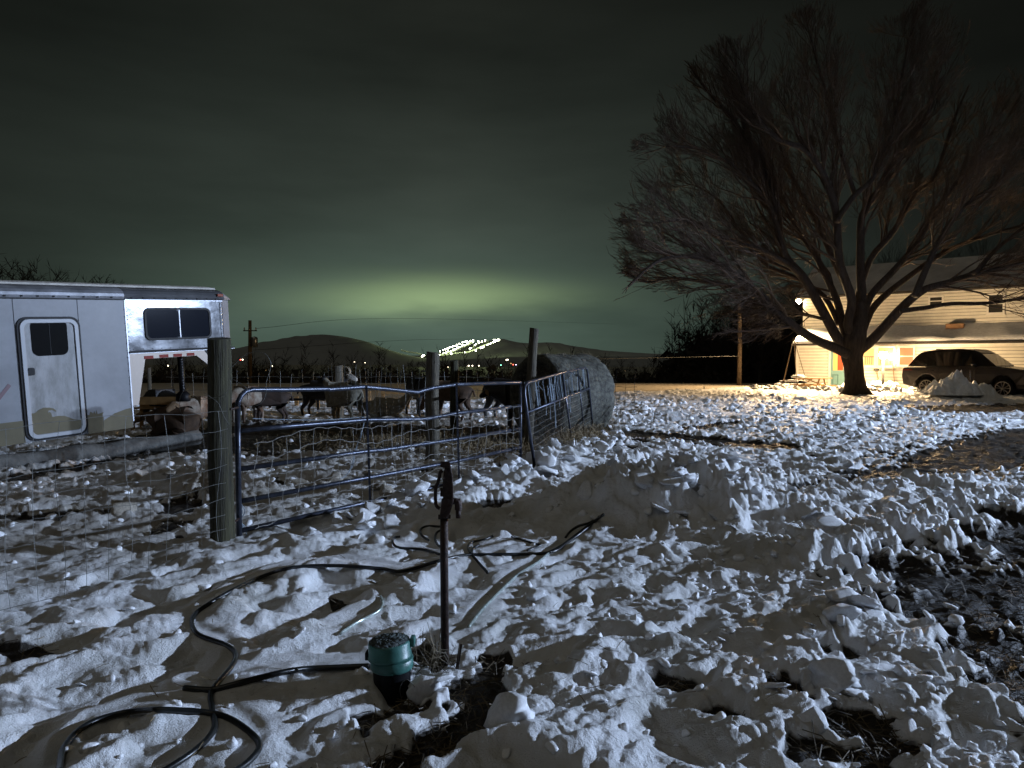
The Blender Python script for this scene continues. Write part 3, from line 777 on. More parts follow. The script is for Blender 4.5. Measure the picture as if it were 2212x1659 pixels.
# ---------------------------------------------------------------- leaning mesh gate
g2 = [dp(1130, 829, 9.42), dp(1268, 793, 13.8), dp(1281, 929, 13.9), dp(1157, 1024, 9.5)]
def Q2(a, b_): return (g2[0].lerp(g2[1], a)).lerp(g2[3].lerp(g2[2], a), b_)
mg2 = empty('mesh_gate', g2[3], 'leaning mesh panel gate laced with pale blue baler twine, by the hay bale', 'gate')
MB().tube([Q2(0, 1), Q2(0, 0.12), Q2(0.012, 0.03), Q2(0.05, 0), Q2(0.5, -0.01), Q2(0.95, 0.0), Q2(0.99, 0.03), Q2(1, 0.12), Q2(1, 1)], 0.0205, 12).obj('frame', M['gate'], mg2, smooth=True)
MB().tube([Q2(0, 0.315), Q2(1, 0.335)], 0.018, 10).obj('rail', M['gate'], mg2, smooth=True)
MB().tube([Q2(0.03, 0.985), Q2(0.98, 0.98)], 0.018, 10).obj('rail', M['gate'], mg2, smooth=True)
MB().tube([Q2(0.52, 0), Q2(0.55, 1.0)], 0.018, 10).obj('brace', M['gate'], mg2, smooth=True)
MB().tube([Q2(0.80, 0), Q2(0.80, 1.0)], 0.012, 10).obj('brace', M['gate'], mg2, smooth=True)
for i in range(9):
    b_ = 0.36 + i * 0.068
    MB().tube([Q2(a / 20, b_ + 0.006 * math.sin(a)) for a in range(21)], 0.0022, 4).obj('line_wire', M['galv'], mg2)
mb = MB()
for i in range(1, 74): mb.tube([Q2(i / 74, 0.33), Q2(i / 74 + 0.002 * math.sin(i), 0.98)], 0.0018, 4)
mb.obj('stay_wires', M['galv'], mg2, kind='stuff')
t2 = empty('baler_twine', Q2(0.5, 0), 'pale blue twine wrapped between the top rails of the leaning mesh gate', 'twine')
mb = MB()
for i in range(46):
    a0 = random.uniform(0.03, 0.98); j = random.gauss(0, 0.012)
    o_ = Vector((-0.025, -0.02, 0))
    mb.tube([Q2(a0, -0.01) + o_, Q2(a0 + j * 0.5, 0.16) + o_ * 1.1, Q2(a0 + j, 0.325) + o_], random.choice((0.003, 0.004, 0.006)), 4)
for a0, b1 in ((0.30, 0.52), (0.36, 0.66), (0.60, 0.5), (0.25, 0.45), (0.45, 0.42), (0.62, 0.56), (0.37, 0.6)):
    mb.tube(dens([Q2(a0, 0.1) + o_, Q2(a0 + 0.02, 0.3) + o_ * 1.5, Q2(a0, b1) + o_ * 1.6], 4), [0.005] * 8 + [0.012], 5)
for i in range(26):
    a0 = random.uniform(0.03, 0.95); b0 = random.uniform(0, 0.26)
    mb.tube([Q2(a0, b0) + o_ * 1.2, Q2(a0 + random.gauss(0, 0.03), b0 + 0.04) + o_ * 1.3, Q2(a0 + random.gauss(0, 0.03), b0 + random.uniform(0.03, 0.12)) + o_ * 1.3], 0.0035, 4)
mb.obj('twine_wraps', M['twine'], t2, kind='stuff')

# ---------------------------------------------------------------- frost-free hydrant
HD = 3.38
def hp(X_, Y_, dy=0.0): return dp(905.2 + .1388 * X_, 976.5 + .1388 * Y_, HD + dy)
hx = (962 - PCX) / F * HD
hyd = empty('water_hydrant', (hx, HD, gz(hx, HD)), 'rusty brown standpipe water hydrant with lever handle and spout', 'hydrant')
k = 0.1388 * HD / F
MB().tube([Vector((hx - 0.004, HD, gz(hx, HD) - 0.2)), hp(390, 1600), hp(392, 1010)], 0.0195, 16).obj('riser_pipe', M['rust'], hyd, smooth=True)
fr_h = lambda a, b_, c_: hp(a, b_, c_)
MB().prism([(322, 1000), (350, 730), (395, 700), (540, 720), (530, 800), (470, 1000), (440, 1045), (330, 1040)], fr_h, -0.026, 0.026).obj('valve_body', M['rust'], hyd, bevel=0.006)
MB().prism([(385, 300), (400, 240), (395, 150), (480, 152), (500, 240), (525, 380), (538, 700), (530, 745), (385, 745), (360, 660), (372, 420)], fr_h, -0.022, 0.022).obj('bonnet', M['rust'], hyd, bevel=0.005)
MB().prism([(328, 158), (340, 145), (470, 150), (490, 165), (492, 235), (380, 245), (335, 235), (326, 200)], fr_h, -0.03, 0.03).obj('lever_head', M['rust'], hyd, bevel=0.006)
MB().tube(dens([hp(365, 290), hp(330, 320), hp(315, 400), hp(290, 490), hp(262, 540), hp(256, 650), hp(258, 780), hp(280, 850), hp(325, 880)]), 0.0085, 10).obj('lever_handle', M['rust'], hyd, smooth=True)
MB().tube([hp(340, 560), hp(355, 600), hp(350, 690)], 0.007, 8).obj('linkage', M['rust'], hyd, smooth=True)
MB().tube(dens([hp(500, 770), hp(560, 765), hp(605, 790), hp(612, 850), hp(612, 905)]), [0.015] * 6 + [0.0165] * 6 + [0.0175] * 12 + [0.0145], 14).obj('spout', M['rust'], hyd, smooth=True)
MB().tube([hp(610, 895), hp(610, 1025)], 0.0125, 14).obj('hose_thread', M['rust'], hyd, smooth=True)
MB().tube([hp(630, 725), hp(630, 770)], 0.005, 8).obj('vent_stud', M['rust'], hyd, smooth=True)
MB().tube([hp(300, 1010, -0.01), hp(345, 1010, -0.01)], 0.012, 6).obj('clamp_bolt', M['rust'], hyd)
MB().tube([hp(455, 1005, -0.01), hp(490, 1005, -0.01)], 0.010, 6).obj('clamp_bolt', M['rust'], hyd)
sx, sy = (987 - PCX) / F * 3.33, 3.33
MB().box((sx, sy, gz(sx, sy) + 0.03), (0.016, 0.012, 0.20), Matrix.Rotation(0.15, 3, 'Y')).obj('metal_stake', M['rust'], None, off=(sx, sy, 0))
tag(bpy.context.scene.objects['metal_stake'], 'short rusty stake beside the foot of the hydrant', 'stake')

# ---------------------------------------------------------------- capped canister by the hydrant
cx, cy = (843 - PCX) / F * 3.17, 3.17
z0 = 0.0
teal = mat('teal_plastic', (0.045, 0.15, 0.13), 0.4, var=0.3, vscale=9, bump=0.15)
teald = mat('mud_splashed_green_lid', (0.03, 0.11, 0.095), 0.5, col2=(0.012, 0.02, 0.018), vscale=14, bump=0.3)
grit = mat('frosted_gravel_top', (0.16, 0.20, 0.20), 0.6, col2=(0.015, 0.025, 0.025), vscale=90, bump=1.0, bscale=120)
can = empty('capped_canister', (cx, cy, 0), 'dark canister with a teal screw cap covered in frozen grit, beside the hydrant', 'canister')
def cr(prof, name, m, sm=True): return MB().lathe(prof, 40, (cx, cy, 0)).obj(name, m, can, smooth=sm, bevel=0)
cr([(0.076, -0.15), (0.082, 0.0), (0.085, 0.11), (0.085, 0.125)], 'barrel', M['black'])
cr([(0.088, 0.112), (0.094, 0.114), (0.096, 0.12), (0.096, 0.158), (0.09, 0.162)], 'collar', teal)
tilt_ = Matrix.Rotation(math.radians(-3), 4, 'Y')
MB().lathe([(0.089, 0.160), (0.098, 0.162), (0.099, 0.172), (0.0955, 0.176), (0.094, 0.228), (0.090, 0.236)], 40, fr=lambda x, y, z: Vector((cx, cy, 0)) + (tilt_ @ Vector((x, y, z)))).obj('cap', teal, can, smooth=True)
# gritty top as an uneven disc
V_ = []; F_ = []
nr_, na_ = 10, 40
for i in range(nr_ + 1):
    for j in range(na_):
        r_ = 0.091 * i / nr_; t_ = 2 * math.pi * j / na_
        x_, y_ = r_ * math.cos(t_), r_ * math.sin(t_)
        V_.append(Vector((cx, cy, 0)) + tilt_ @ Vector((x_, y_, 0.236 + 0.011 * (1 - (i / nr_) ** 3) + random.uniform(-0.0035, 0.0035))))
for i in range(nr_):
    for j in range(na_): F_.append((i * na_ + j, i * na_ + (j + 1) % na_, (i + 1) * na_ + (j + 1) % na_, (i + 1) * na_ + j))
MB().add(V_, F_).obj('gritty_top', grit, can)
MB().box((cx + 0.092, cy + 0.02, 0.226), (0.02, 0.05, 0.04)).obj('latch', teal, can, bevel=0.004)
MB().box((cx - 0.10, cy, 0.17), (0.035, 0.05, 0.035)).obj('side_port', M['black'], can, bevel=0.004)
cw = c_ = empty('wire_loop', (cx + 0.08, cy - 0.03, 0.1), 'thin bent wire loop sticking up beside the capped canister', 'wire')
q6 = lambda X_, Y_: (757 + .1323 * X_, 1344 + .1323 * Y_)
MB().tube(dens([dp(*q6(x, y), 3.04) for x, y in ((830, 1240), (808, 1100), (850, 980), (930, 940), (1000, 1000), (1050, 1060))]), 0.0014, 5).obj('wire_strand', M['galv'], cw)
# dead weeds between canister and hydrant
pts = np.array([[cx + 0.17 + rng.normal(0, 0.04), 3.3 + rng.normal(0, 0.05)] for _ in range(70)])
blades('dead_weeds', pts, 0.06, 0.15, 0.0035, M['straw'], 'dead weed stems between the capped canister and the hydrant', 'weeds', up=0.9, curl=0.8)
pts = np.array([[1.2 + rng.normal(0, 0.03), 3.08 + rng.normal(0, 0.03)] for _ in range(14)])
blades('grass_tuft', pts, 0.03, 0.07, 0.003, M['hay'], 'little pale grass tuft sticking out of the hole in the snow', 'grass tuft', up=1.0, kind='stuff')

# ---------------------------------------------------------------- hoses
def hose(pts, r, m, name, label, n=8):
    P = [gp(*p_, 0.07) for p_ in pts]
    for it in range(3):
        D = dens(P, n) if it == 0 else D
        xs = np.array([p.x for p in D]); ys = np.array([p.y for p in D])
        mz = np.full(len(D), -9.0)
        for k_ in range(-1, 2):
            for l_ in range(-1, 2): mz = np.maximum(mz, ground(xs + k_ * 0.03, ys + l_ * 0.03)[0] - 0.007 * (abs(k_) + abs(l_)))
        z = mz.copy(); wn = 9; z = np.convolve(np.pad(z, wn // 2, mode='edge'), np.hanning(wn + 2)[1:-1] / np.hanning(wn + 2).sum(), 'valid'); z = np.maximum(z, mz - 0.004) + r * 0.6
        cpos = Vector((0, 0, CAMZ)); N_ = []
        for p, zz_ in zip(D, z):
            v = p - cpos; t_ = (zz_ - CAMZ) / v.z; N_.append(cpos + v * (0.4 + 0.6 * t_) if it < 2 else cpos + v * t_)
        D = N_
    o = MB().tube(D, r, 9).obj(name, m, None, off=D[0], smooth=True)
    return tag(o, label, 'hose')
for h_ in HOSES: hose(h_[0], h_[1], M[h_[2]], h_[3], h_[4])

for q_, v_ in (('red', 0.05), ('amber', 0.05), ('beige', 0.1), ('whitep', 0.22), ('black', 0.15)): M[q_].node_tree.nodes['Principled BSDF'].inputs['Specular IOR Level'].default_value = v_
# ---------------------------------------------------------------- log on the ground by the trailer
la = gp(-60, 1012, 0.12); lb = gp(442, 945, 0.12)
lb = Vector((lb.x, lb.y - 0.3, 0.14))
mb = MB(); mb.tube([la.lerp(lb, i / 16) + Vector((0, 0, 0.015 * math.sin(i * 1.3))) for i in range(17)], [0.125 + 0.008 * math.sin(i * 2.1) for i in range(17)], 16)
tag(mb.obj('log', M['greywood'], None, off=la, smooth=True), 'long grey weathered log lying on the ground in front of the trailer', 'log')

# ---------------------------------------------------------------- livestock trailer
taz, tpi = math.radians(31.328), math.radians(3.389)
TO = Vector((-6.486, 9.242, 0.397))
TU = Vector((math.sin(taz) * math.cos(tpi), math.cos(taz) * math.cos(tpi), math.sin(tpi)))
TW = Vector((-math.sin(taz) * math.sin(tpi), -math.cos(taz) * math.sin(tpi), math.cos(tpi)))
TD = TU.cross(TW)                                  # horizontal
if TD.dot(Vector((-1, 1, 0))) < 0: TD = -TD        # pointing away, to the far side
def TF(s, t_, d_=0.0): return TO + TU * s + TW * t_ + TD * d_
TN = TD
def tp(px, py):
    p = pp(px, py, TO, TN) - TO; return (p.dot(TU), p.dot(TW))
c1 = lambda X_, Y_: tp(.248 * X_, 548.5 + .248 * Y_)
def rrect(x0, y0, x1, y1, r, n=6):
    if x0 > x1: x0, x1 = x1, x0
    if y0 > y1: y0, y1 = y1, y0
    P = []
    for (cx_, cy_, a0) in ((x1 - r, y1 - r, 0), (x0 + r, y1 - r, 90), (x0 + r, y0 + r, 180), (x1 - r, y0 + r, 270)):
        for i in range(n + 1):
            a_ = math.radians(a0 + 90 * i / n); P.append((cx_ + r * math.cos(a_), cy_ + r * math.sin(a_)))
    return P
M['tint'] = mat('tinted_window_glass', (0.010, 0.012, 0.018), 0.06)
M['glass'].node_tree.nodes['Principled BSDF'].inputs['Base Color'].default_value = (0.004, 0.004, 0.005, 1)
for q_ in ('tint', 'glass'): M[q_].node_tree.nodes['Principled BSDF'].inputs['Specular IOR Level'].default_value = 0.35 if q_ == 'tint' else 0.2
M['sooty'] = mat('black_window_film', (0.002, 0.002, 0.002), 0.5); M['sooty'].node_tree.nodes['Principled BSDF'].inputs['Specular IOR Level'].default_value = 0.03
tr = empty('livestock_trailer', TO, 'white and bare aluminium gooseneck livestock trailer with a beige goat silhouette graphic', 'trailer')
alum = mat('polished_aluminium', (0.165, 0.168, 0.178), 0.13, metal=0.5, var=0.18, vscale=2.2, bump=0.10, bscale=4.5)
alumr = mat('dull_aluminium', (0.26, 0.265, 0.285), 0.4, metal=0.5, var=0.35, vscale=3.5, bump=0.1, bscale=8)
tan = mat('dusty_aluminium', (0.26, 0.22, 0.185), 0.5, metal=0.3, var=0.12, vscale=3)
doorm = mat('dirty_door_paint', (0.27, 0.27, 0.275), 0.5, col2=(0.10, 0.098, 0.09), vscale=6, stretch=(1.3, 1.3, 0.5), bump=0.1, bscale=60)
GS = 1.60
MB().fbox(TF, -5.2, GS, 0, 1.915, 0.0, 2.0).obj('side_wall', M['whitep'], tr, bevel=0.01)
MB().fbox(TF, GS + 0.002, 3.26, 1.135, 1.913, 0.0, 2.0).obj('nose_panel', alum, tr, bevel=0.01)
# rounded nose end
prof = [(3.262, 0.0), (3.40, 0.03), (3.47, 0.12), (3.50, 0.3), (3.50, 1.7), (3.47, 1.88), (3.40, 1.97), (3.262, 2.0)]
mb = MB(); n = len(prof)
mb.add([TF(a, 1.135, d) for a, d in prof] + [TF(a, 1.913, d) for a, d in prof], [tuple(range(n)), tuple(range(2 * n - 1, n - 1, -1))] + [(i, i + 1, n + i + 1, n + i) for i in range(n - 1)] + [(n - 1, 0, n, 2 * n - 1)])
mb.obj('nose_cap', M['whitep'], tr, smooth=False)
arc = [(0.0, 1.916), (-0.012, 1.95), (-0.004, 1.99), (0.02, 2.03), (0.07, 2.065), (0.16, 2.09), (0.45, 2.13), (1.0, 2.15), (1.55, 2.13), (1.84, 2.09), (1.95, 2.05), (2.0, 1.99), (2.0, 1.916)]
for (a0, a1, mm) in ((-5.2, GS, alumr), (GS + 0.002, 3.30, alum)):
    n = len(arc); mb = MB()
    mb.add([TF(a0, t_, d_) for d_, t_ in arc] + [TF(a1, t_, d_) for d_, t_ in arc], [tuple(range(n)), tuple(range(2 * n - 1, n - 1, -1))] + [(i, n + i, n + (i + 1) % n, (i + 1) % n) for i in range(n)])
    mb.obj('roof', mm, tr)
# nose roof shoulder
mb = MB(); n = len(arc)
mb.add([TF(3.302, t_, d_) for d_, t_ in arc] + [TF(3.47, 1.917 + (t_ - 1.917) * 0.35, 1 + (d_ - 1) * 0.94) for d_, t_ in arc], [(i, n + i, n + (i + 1) % n, (i + 1) % n) for i in range(n)] + [tuple(range(n)), tuple(range(2 * n - 1, n - 1, -1))])
mb.obj('roof_corner', alumr, tr)
# snow lying on the roof
arcs = [(0.13, 2.095), (0.16, 2.125), (0.45, 2.165), (1.0, 2.185), (1.55, 2.165), (1.84, 2.125), (1.87, 2.09)]; n = len(arcs)
mb = MB(); mb.add([TF(-5.1, t_, d_) for d_, t_ in arcs] + [TF(3.25, t_, d_) for d_, t_ in arcs], [(i, n + i, n + (i + 1) % n, (i + 1) % n) for i in range(n)] + [tuple(range(n)), tuple(range(2 * n - 1, n - 1, -1))])
mb.obj('roof_snow', M['snowgrey'], tr)
MB().fbox(TF, -5.2, GS - 0.002, 1.895, 1.91, -0.016, -0.002).obj('drip_rail', M['black'], tr)
MB().fbox(TF, GS + 0.004, 3.26, 1.895, 1.908, -0.014, -0.002).obj('drip_rail', alumr, tr)
mb = MB()
for i in range(34): mb.fbox(TF, -5.1 + i * 0.197, -5.1 + i * 0.197 + 0.022, 1.925, 1.945, -0.022, -0.006)
for i in range(9): mb.fbox(TF, GS + 0.1 + i * 0.18, GS + 0.12 + i * 0.18, 1.925, 1.942, -0.022, -0.006)
for i in range(12):
    mb.fbox(TF, GS + 0.02, GS + 0.032, 1.17 + i * 0.062, 1.182 + i * 0.062, -0.006, 0.002); mb.fbox(TF, 3.222, 3.232, 1.17 + i * 0.062, 1.180 + i * 0.062, -0.006, 0.002)
for i in range(11): mb.fbox(TF, GS + 0.08 + i * 0.15, GS + 0.09 + i * 0.15, 1.16, 1.17, -0.006, 0.002)
for i in range(16): mb.fbox(TF, GS - 0.022, GS - 0.012, 0.25 + i * 0.1, 0.26 + i * 0.1, -0.005, 0.002)
mb.obj('rivets', M['black'], tr, kind='stuff')
# seams
for X_ in (105, 668): 
    s_a = c1(X_, 900)[0] if False else c1(X_, 420)[0]
    MB().fbox(TF, s_a, s_a + 0.006, 0.02, 1.893, -0.004, -0.001).obj('panel_seam', M['black'], tr)
MB().fbox(TF, GS - 0.008, GS + 0.012, 0.1, 1.893, -0.009, -0.001).obj('corner_trim', alumr, tr)
MB().fbox(TF, 3.205, 3.213, 1.14, 1.893, -0.004, -0.001).obj('panel_seam', M['black'], tr)
MB().fbox(TF, GS + 0.01, 3.44, 1.112, 1.134, -0.022, 0.02).obj('bottom_rail', M['black'], tr)
MB().fbox(TF, GS + 0.01, 3.44, 1.10, 1.108, -0.016, 0.02).obj('bottom_rail', alumr, tr)
# neck underside
brk = [c1(1130, 868), c1(1775, 828), c1(1820, 1060), c1(1712, 885), c1(1265, 915), c1(1210, 1315), c1(1188, 1330)]
brk = [(max(a, GS + 0.004) if a > 1.5 else a, min(b_, 1.098)) for a, b_ in brk]
mb = MB(); mb.prism([(GS + .004, 1.098), brk[1], (3.22, 0.63), brk[3], brk[4], brk[5], (GS + .004, 0.02 + brk[6][1])], TF, 0.0, 0.05); mb.obj('neck_bracket', tan, tr)
MB().fbox(TF, GS + 0.004, 3.2, 1.0, 1.098, 1.95, 2.0).obj('neck_bracket', tan, tr)
MB().fbox(TF, GS + 0.01, 3.3, 1.02, 1.095, 0.06, 1.94).obj('neck_floor', M['black'], tr)
MB().tube([TF(3.1, 1.05, 1.0), TF(3.1, 0.25, 1.0)], 0.05, 14).obj('coupler_tube', M['black'], tr, smooth=True)
MB().lathe([(0.10, -0.02), (0.12, 0.0), (0.12, 0.1), (0.06, 0.16)], 20, fr=lambda x, y, z: TF(3.1, 0.22, 1.0) + Vector((x, y, z))).obj('coupler', M['black'], tr, smooth=True)
for dd in (0.85, 1.15):
    mb = MB()
    for i in range(14):
        mb.tube([TF(3.02 + 0.012 * (i % 2), 1.0 - i * 0.045, dd), TF(3.02 + 0.012 * ((i + 1) % 2), 0.975 - i * 0.045, dd + 0.01)], 0.011, 6)
    mb.obj('safety_chain', alumr, tr)
for (a, b_, c__, d__) in ((1255, 885, 1335, 915), (1388, 874, 1465, 904), (1510, 867, 1583, 896), (1626, 860, 1692, 887)):
    s0_, t0_ = c1(a, d__); s1_, t1_ = c1(c__, b_); MB().fbox(TF, s0_, s1_, t0_ - 0.002, t1_, -0.004, -0.001).obj('reflector', M['red'], tr)
s0_, t0_ = c1(1885, 372); s1_, t1_ = c1(1930, 350); MB().fbox(TF, s0_, s1_, t0_, t1_, -0.035, -0.008).obj('marker_light', M['amber'], tr, bevel=0.004)
# window in the nose
s0_, t1_ = c1(1258, 480); s1_ = c1(1815, 480)[0]; t0_ = c1(1500, 735)[1]
win = MB().ring(rrect(s0_ - 0.02, t0_ - 0.02, s1_ + 0.02, t1_ + 0.02, 0.09), rrect(s0_ + 0.012, t0_ + 0.012, s1_ - 0.012, t1_ - 0.012, 0.07), TF, -0.02, -0.002).obj('window_frame', M['black'], tr)
sm = s0_ + (s1_ - s0_) * 0.51
for q, (a, b_) in enumerate(((s0_ + 0.002, sm - 0.008), (sm + 0.008, s1_ - 0.002))):
    MB().prism(rrect(a, t0_ + 0.006, b_, t1_ - 0.006, 0.06), TF, -0.008 - 0.003 * q, -0.003).obj('window_pane', M['tint'], tr)
MB().fbox(TF, sm - 0.007, sm + 0.007, t0_ + 0.01, t1_ - 0.01, -0.016, -0.004).obj('window_mullion', alumr, tr)
# side door
ds0 = c1(150, 900)[0]; ds0 = 0.165; ds1 = 0.905; dt1 = 1.63; dt0 = 0.03
MB().ring(rrect(ds0 - 0.03, dt0 - 0.02, ds1 + 0.03, dt1 + 0.03, 0.13), rrect(ds0 - 0.002, dt0 + 0.004, ds1 + 0.002, dt1 + 0.002, 0.115), TF, -0.016, -0.002).obj('door_seal', M['black'], tr)
MB().ring(rrect(ds0 + 0.0, dt0 + 0.006, ds1 - 0.0, dt1, 0.115), rrect(ds0 + 0.055, dt0 + 0.06, ds1 - 0.055, dt1 - 0.055, 0.07), TF, -0.032, -0.004).obj('door_frame', mat('white_door_frame', (0.29, 0.30, 0.32), 0.45), tr, bevel=0.006)
dr = MB().prism(rrect(ds0 + 0.053, dt0 + 0.058, ds1 - 0.053, dt1 - 0.053, 0.07), TF, -0.014, -0.003).obj('door', doorm, tr)
wa, wt1 = c1(262, 572); wb = c1(590, 572)[0]; wt0 = c1(430, 885)[1]
wa, wb = ds0 + 0.135, ds1 - 0.15
MB().prism(rrect(wa, wt0, wb, wt1, 0.09), TF, -0.022, -0.0145).obj('door_window', M['sooty'], dr, off=TO)
MB().fbox(TF, (wa + wb) / 2 - 0.003, (wa + wb) / 2 + 0.003, wt0 + 0.02, wt1 - 0.02, -0.026, -0.0225).obj('window_divider', M['black'], dr, off=TO)
la_, lt = c1(265, 1022); MB().prism(rrect(la_ - 0.04, lt - 0.055, la_ + 0.04, lt + 0.045, 0.025), TF, -0.034, -0.0145).obj('door_latch', M['black'], dr, off=TO)
mb = MB(); mb.prism([c1(-10, 1230), c1(70, 1130), c1(97, 1150), c1(-10, 1285)], TF, -0.004, -0.001); mb.obj('maroon_stripe', mat('maroon_decal', (0.09, 0.03, 0.04), 0.5), tr)
# beige graphic with horned heads along the bottom edge
gy = [(-40, 1480), (215, 1470)]
def decal(pts, base):
    P = [c1(*p) for p in pts]; return P
low = lambda X_: (c1(X_, 1500)[0], 0.0)
mb = MB(); P = [c1(x, y) for x, y in [(1188, 1335), (1100, 1350), (1000, 1388), (905, 1450), (892, 1400), (902, 1375), (880, 1385), (850, 1395), (840, 1362), (832, 1395), (820, 1370), (812, 1392), (800, 1380), (785, 1375), (778, 1405), (740, 1400), (716, 1400), (740, 1418), (765, 1432)]]
sL = c1(765, 1432)[0]; P += [(ds1 + 0.032, P[-1][1]), (ds1 + 0.032, 0.004), (GS - 0.01, 0.004)]; P = [(min(max(a, ds1 + 0.032), GS - 0.01), b_) for a, b_ in P]
mb.prism(P, TF, -0.0035, -0.001); mb.obj('graphic_decal', M['beige'], tr)
P = [c1(x, y) for x, y in [(725, 1440), (640, 1440), (560, 1410), (500, 1410), (450, 1420), (440, 1385), (425, 1375), (412, 1388), (418, 1365), (450, 1358), (480, 1375), (484, 1365), (460, 1345), (420, 1338), (370, 1340), (330, 1360), (300, 1385), (268, 1390), (250, 1400)]]
P = [(min(max(a, ds0 + 0.057), ds1 - 0.057), b_) for a, b_ in P]; P += [(ds0 + 0.057, 0.092), (ds1 - 0.057, 0.092)]
MB().prism(P, TF, -0.0175, -0.0145).obj('graphic_decal', M['beige'], dr, off=TO)
P = [(-5.18, 0.30), (-3, 0.34), (-1.2, 0.30)] + [(ds0 - 0.034, 0.30), (ds0 - 0.034, 0.004), (-5.18, 0.004)]
MB().prism(P[::-1], TF, -0.0035, -0.001).obj('graphic_decal', M['beige'], tr)
for s_ in (-2.2, -3.2):
    o = MB().lathe([(0.12, -0.1), (0.3, -0.1), (0.34, -0.07), (0.34, 0.07), (0.3, 0.1), (0.12, 0.1)], 28, fr=lambda x, y, z: TF(s_, 0, 0.0) + TU * x + TW * (y - 0.0) + TD * z).obj('wheel', M['black'], tr, smooth=False)

# ---------------------------------------------------------------- round hay bale
bc = Vector((1.06, 14.6, 0.76)); baz = math.radians(52); bu = Vector((math.sin(baz), math.cos(baz), 0)); bn = Vector((math.cos(baz), -math.sin(baz), 0))
BR, BL = 0.86, 0.72
def bf(a, r_, th): return bc + bu * a + (bn * math.cos(th) + Vector((0, 0, 1)) * math.sin(th)) * r_
V_ = []; F_ = []
prof = [(-BL + 0.16, 0.05), (-BL + 0.14, 0.45), (-BL + 0.10, 0.62), (-BL - 0.02, 0.70), (-BL - 0.05, 0.80), (-BL - 0.02, 0.845)] + [(-BL + 0.06 + i * 0.115, BR + 0.015 * math.sin(i * 1.4)) for i in range(12)] + [(BL - 0.02, 0.78), (BL + 0.03, 0.70), (BL + 0.04, 0.5), (BL + 0.05, 0.05)]
na_ = 96
for (a, r_) in prof:
    for j in range(na_):
        th = 2 * math.pi * j / na_
        n_ = float(gn(np.array([a * 4.0 + 9]), np.array([th * 5.0]), 400)[0]); rr_ = r_ + 0.028 * n_ + 0.006 * math.sin(j * 12.1 + a * 40)
        p = bf(a + 0.02 * n_, rr_, th)
        if p.z < 0.05: p.z = 0.05 + (p.z - 0.05) * 0.4
        V_.append(p)
for i in range(len(prof) - 1):
    for j in range(na_): F_.append((i * na_ + j, i * na_ + (j + 1) % na_, (i + 1) * na_ + (j + 1) % na_, (i + 1) * na_ + j))
F_ += [tuple(range(na_ - 1, -1, -1)), tuple(range((len(prof) - 1) * na_, len(prof) * na_))]
balem = mat('net_wrapped_bale', (0.115, 0.115, 0.09), 0.75, col2=(0.018, 0.015, 0.010), vscale=13, bump=1.0, bscale=45)
bale = empty('hay_bale', (bc.x, bc.y, 0), 'large round net wrapped hay bale behind the leaning mesh gate', 'hay bale')
MB().add(V_, F_).obj('bale', balem, bale, smooth=True)
ends = np.array([[bf(0, 0, 0).x, bf(0, 0, 0).y]])
n_ = 900; th = rng.uniform(0, 6.28, n_); r_ = 0.82 * np.sqrt(rng.uniform(0, 1, n_)); Pw = np.array([list(bf(-BL + 0.05, float(a_), float(b_))) for a_, b_ in zip(r_, th)])
blades('hay_stalks', Pw[:, :2], 0.0, 0.13, 0.006, M['hay'], None, parent=bale, zfix=Pw[:, 2], up=0.7)
n_ = 1100; th = rng.uniform(0, 6.28, n_); aa = rng.uniform(-BL - 0.03, BL, n_); Pw = np.array([list(bf(float(a_), BR + 0.01, float(b_))) for a_, b_ in zip(aa, th)]); Pw = Pw[Pw[:, 2] > 0.1]
blades('loose_fibres', Pw[:, :2], 0.0, 0.07, 0.0045, M['hay'], None, parent=bale, zfix=Pw[:, 2], up=0.5)
MB().tube(dens([bf(-BL, 0.4, 2.6), bf(-BL - 0.1, 0.2, 2.0), bf(-BL - 0.12, -0.1, 2.2), bf(-BL - 0.05, -0.3, 2.0)]), 0.006, 5).obj('net_strand', M['twine'], bale)
# spilled hay
def haypile(a, b_, w_, n_, zo, label):
    pts = np.array([seg_rand(a, b_, w_) for _ in range(n_)]); blades('spilled_hay', pts, zo, 0.13, 0.006, M['hay'], label, 'hay', up=0.6, curl=0.6)
haypile(G(1190, 985), G(1285, 948), 0.22, 2600, 0.22, 'loose golden hay spilled at the foot of the leaning mesh gate')
haypile(G(1050, 1000), G(1120, 990), 0.35, 1500, 0.10, 'thin loose hay scattered behind the right end of the tube gate')
haypile((-3.4, 12.6), (-0.3, 12.4), 0.7, 2600, 0.08, 'trampled hay bedding across the middle of the pen')

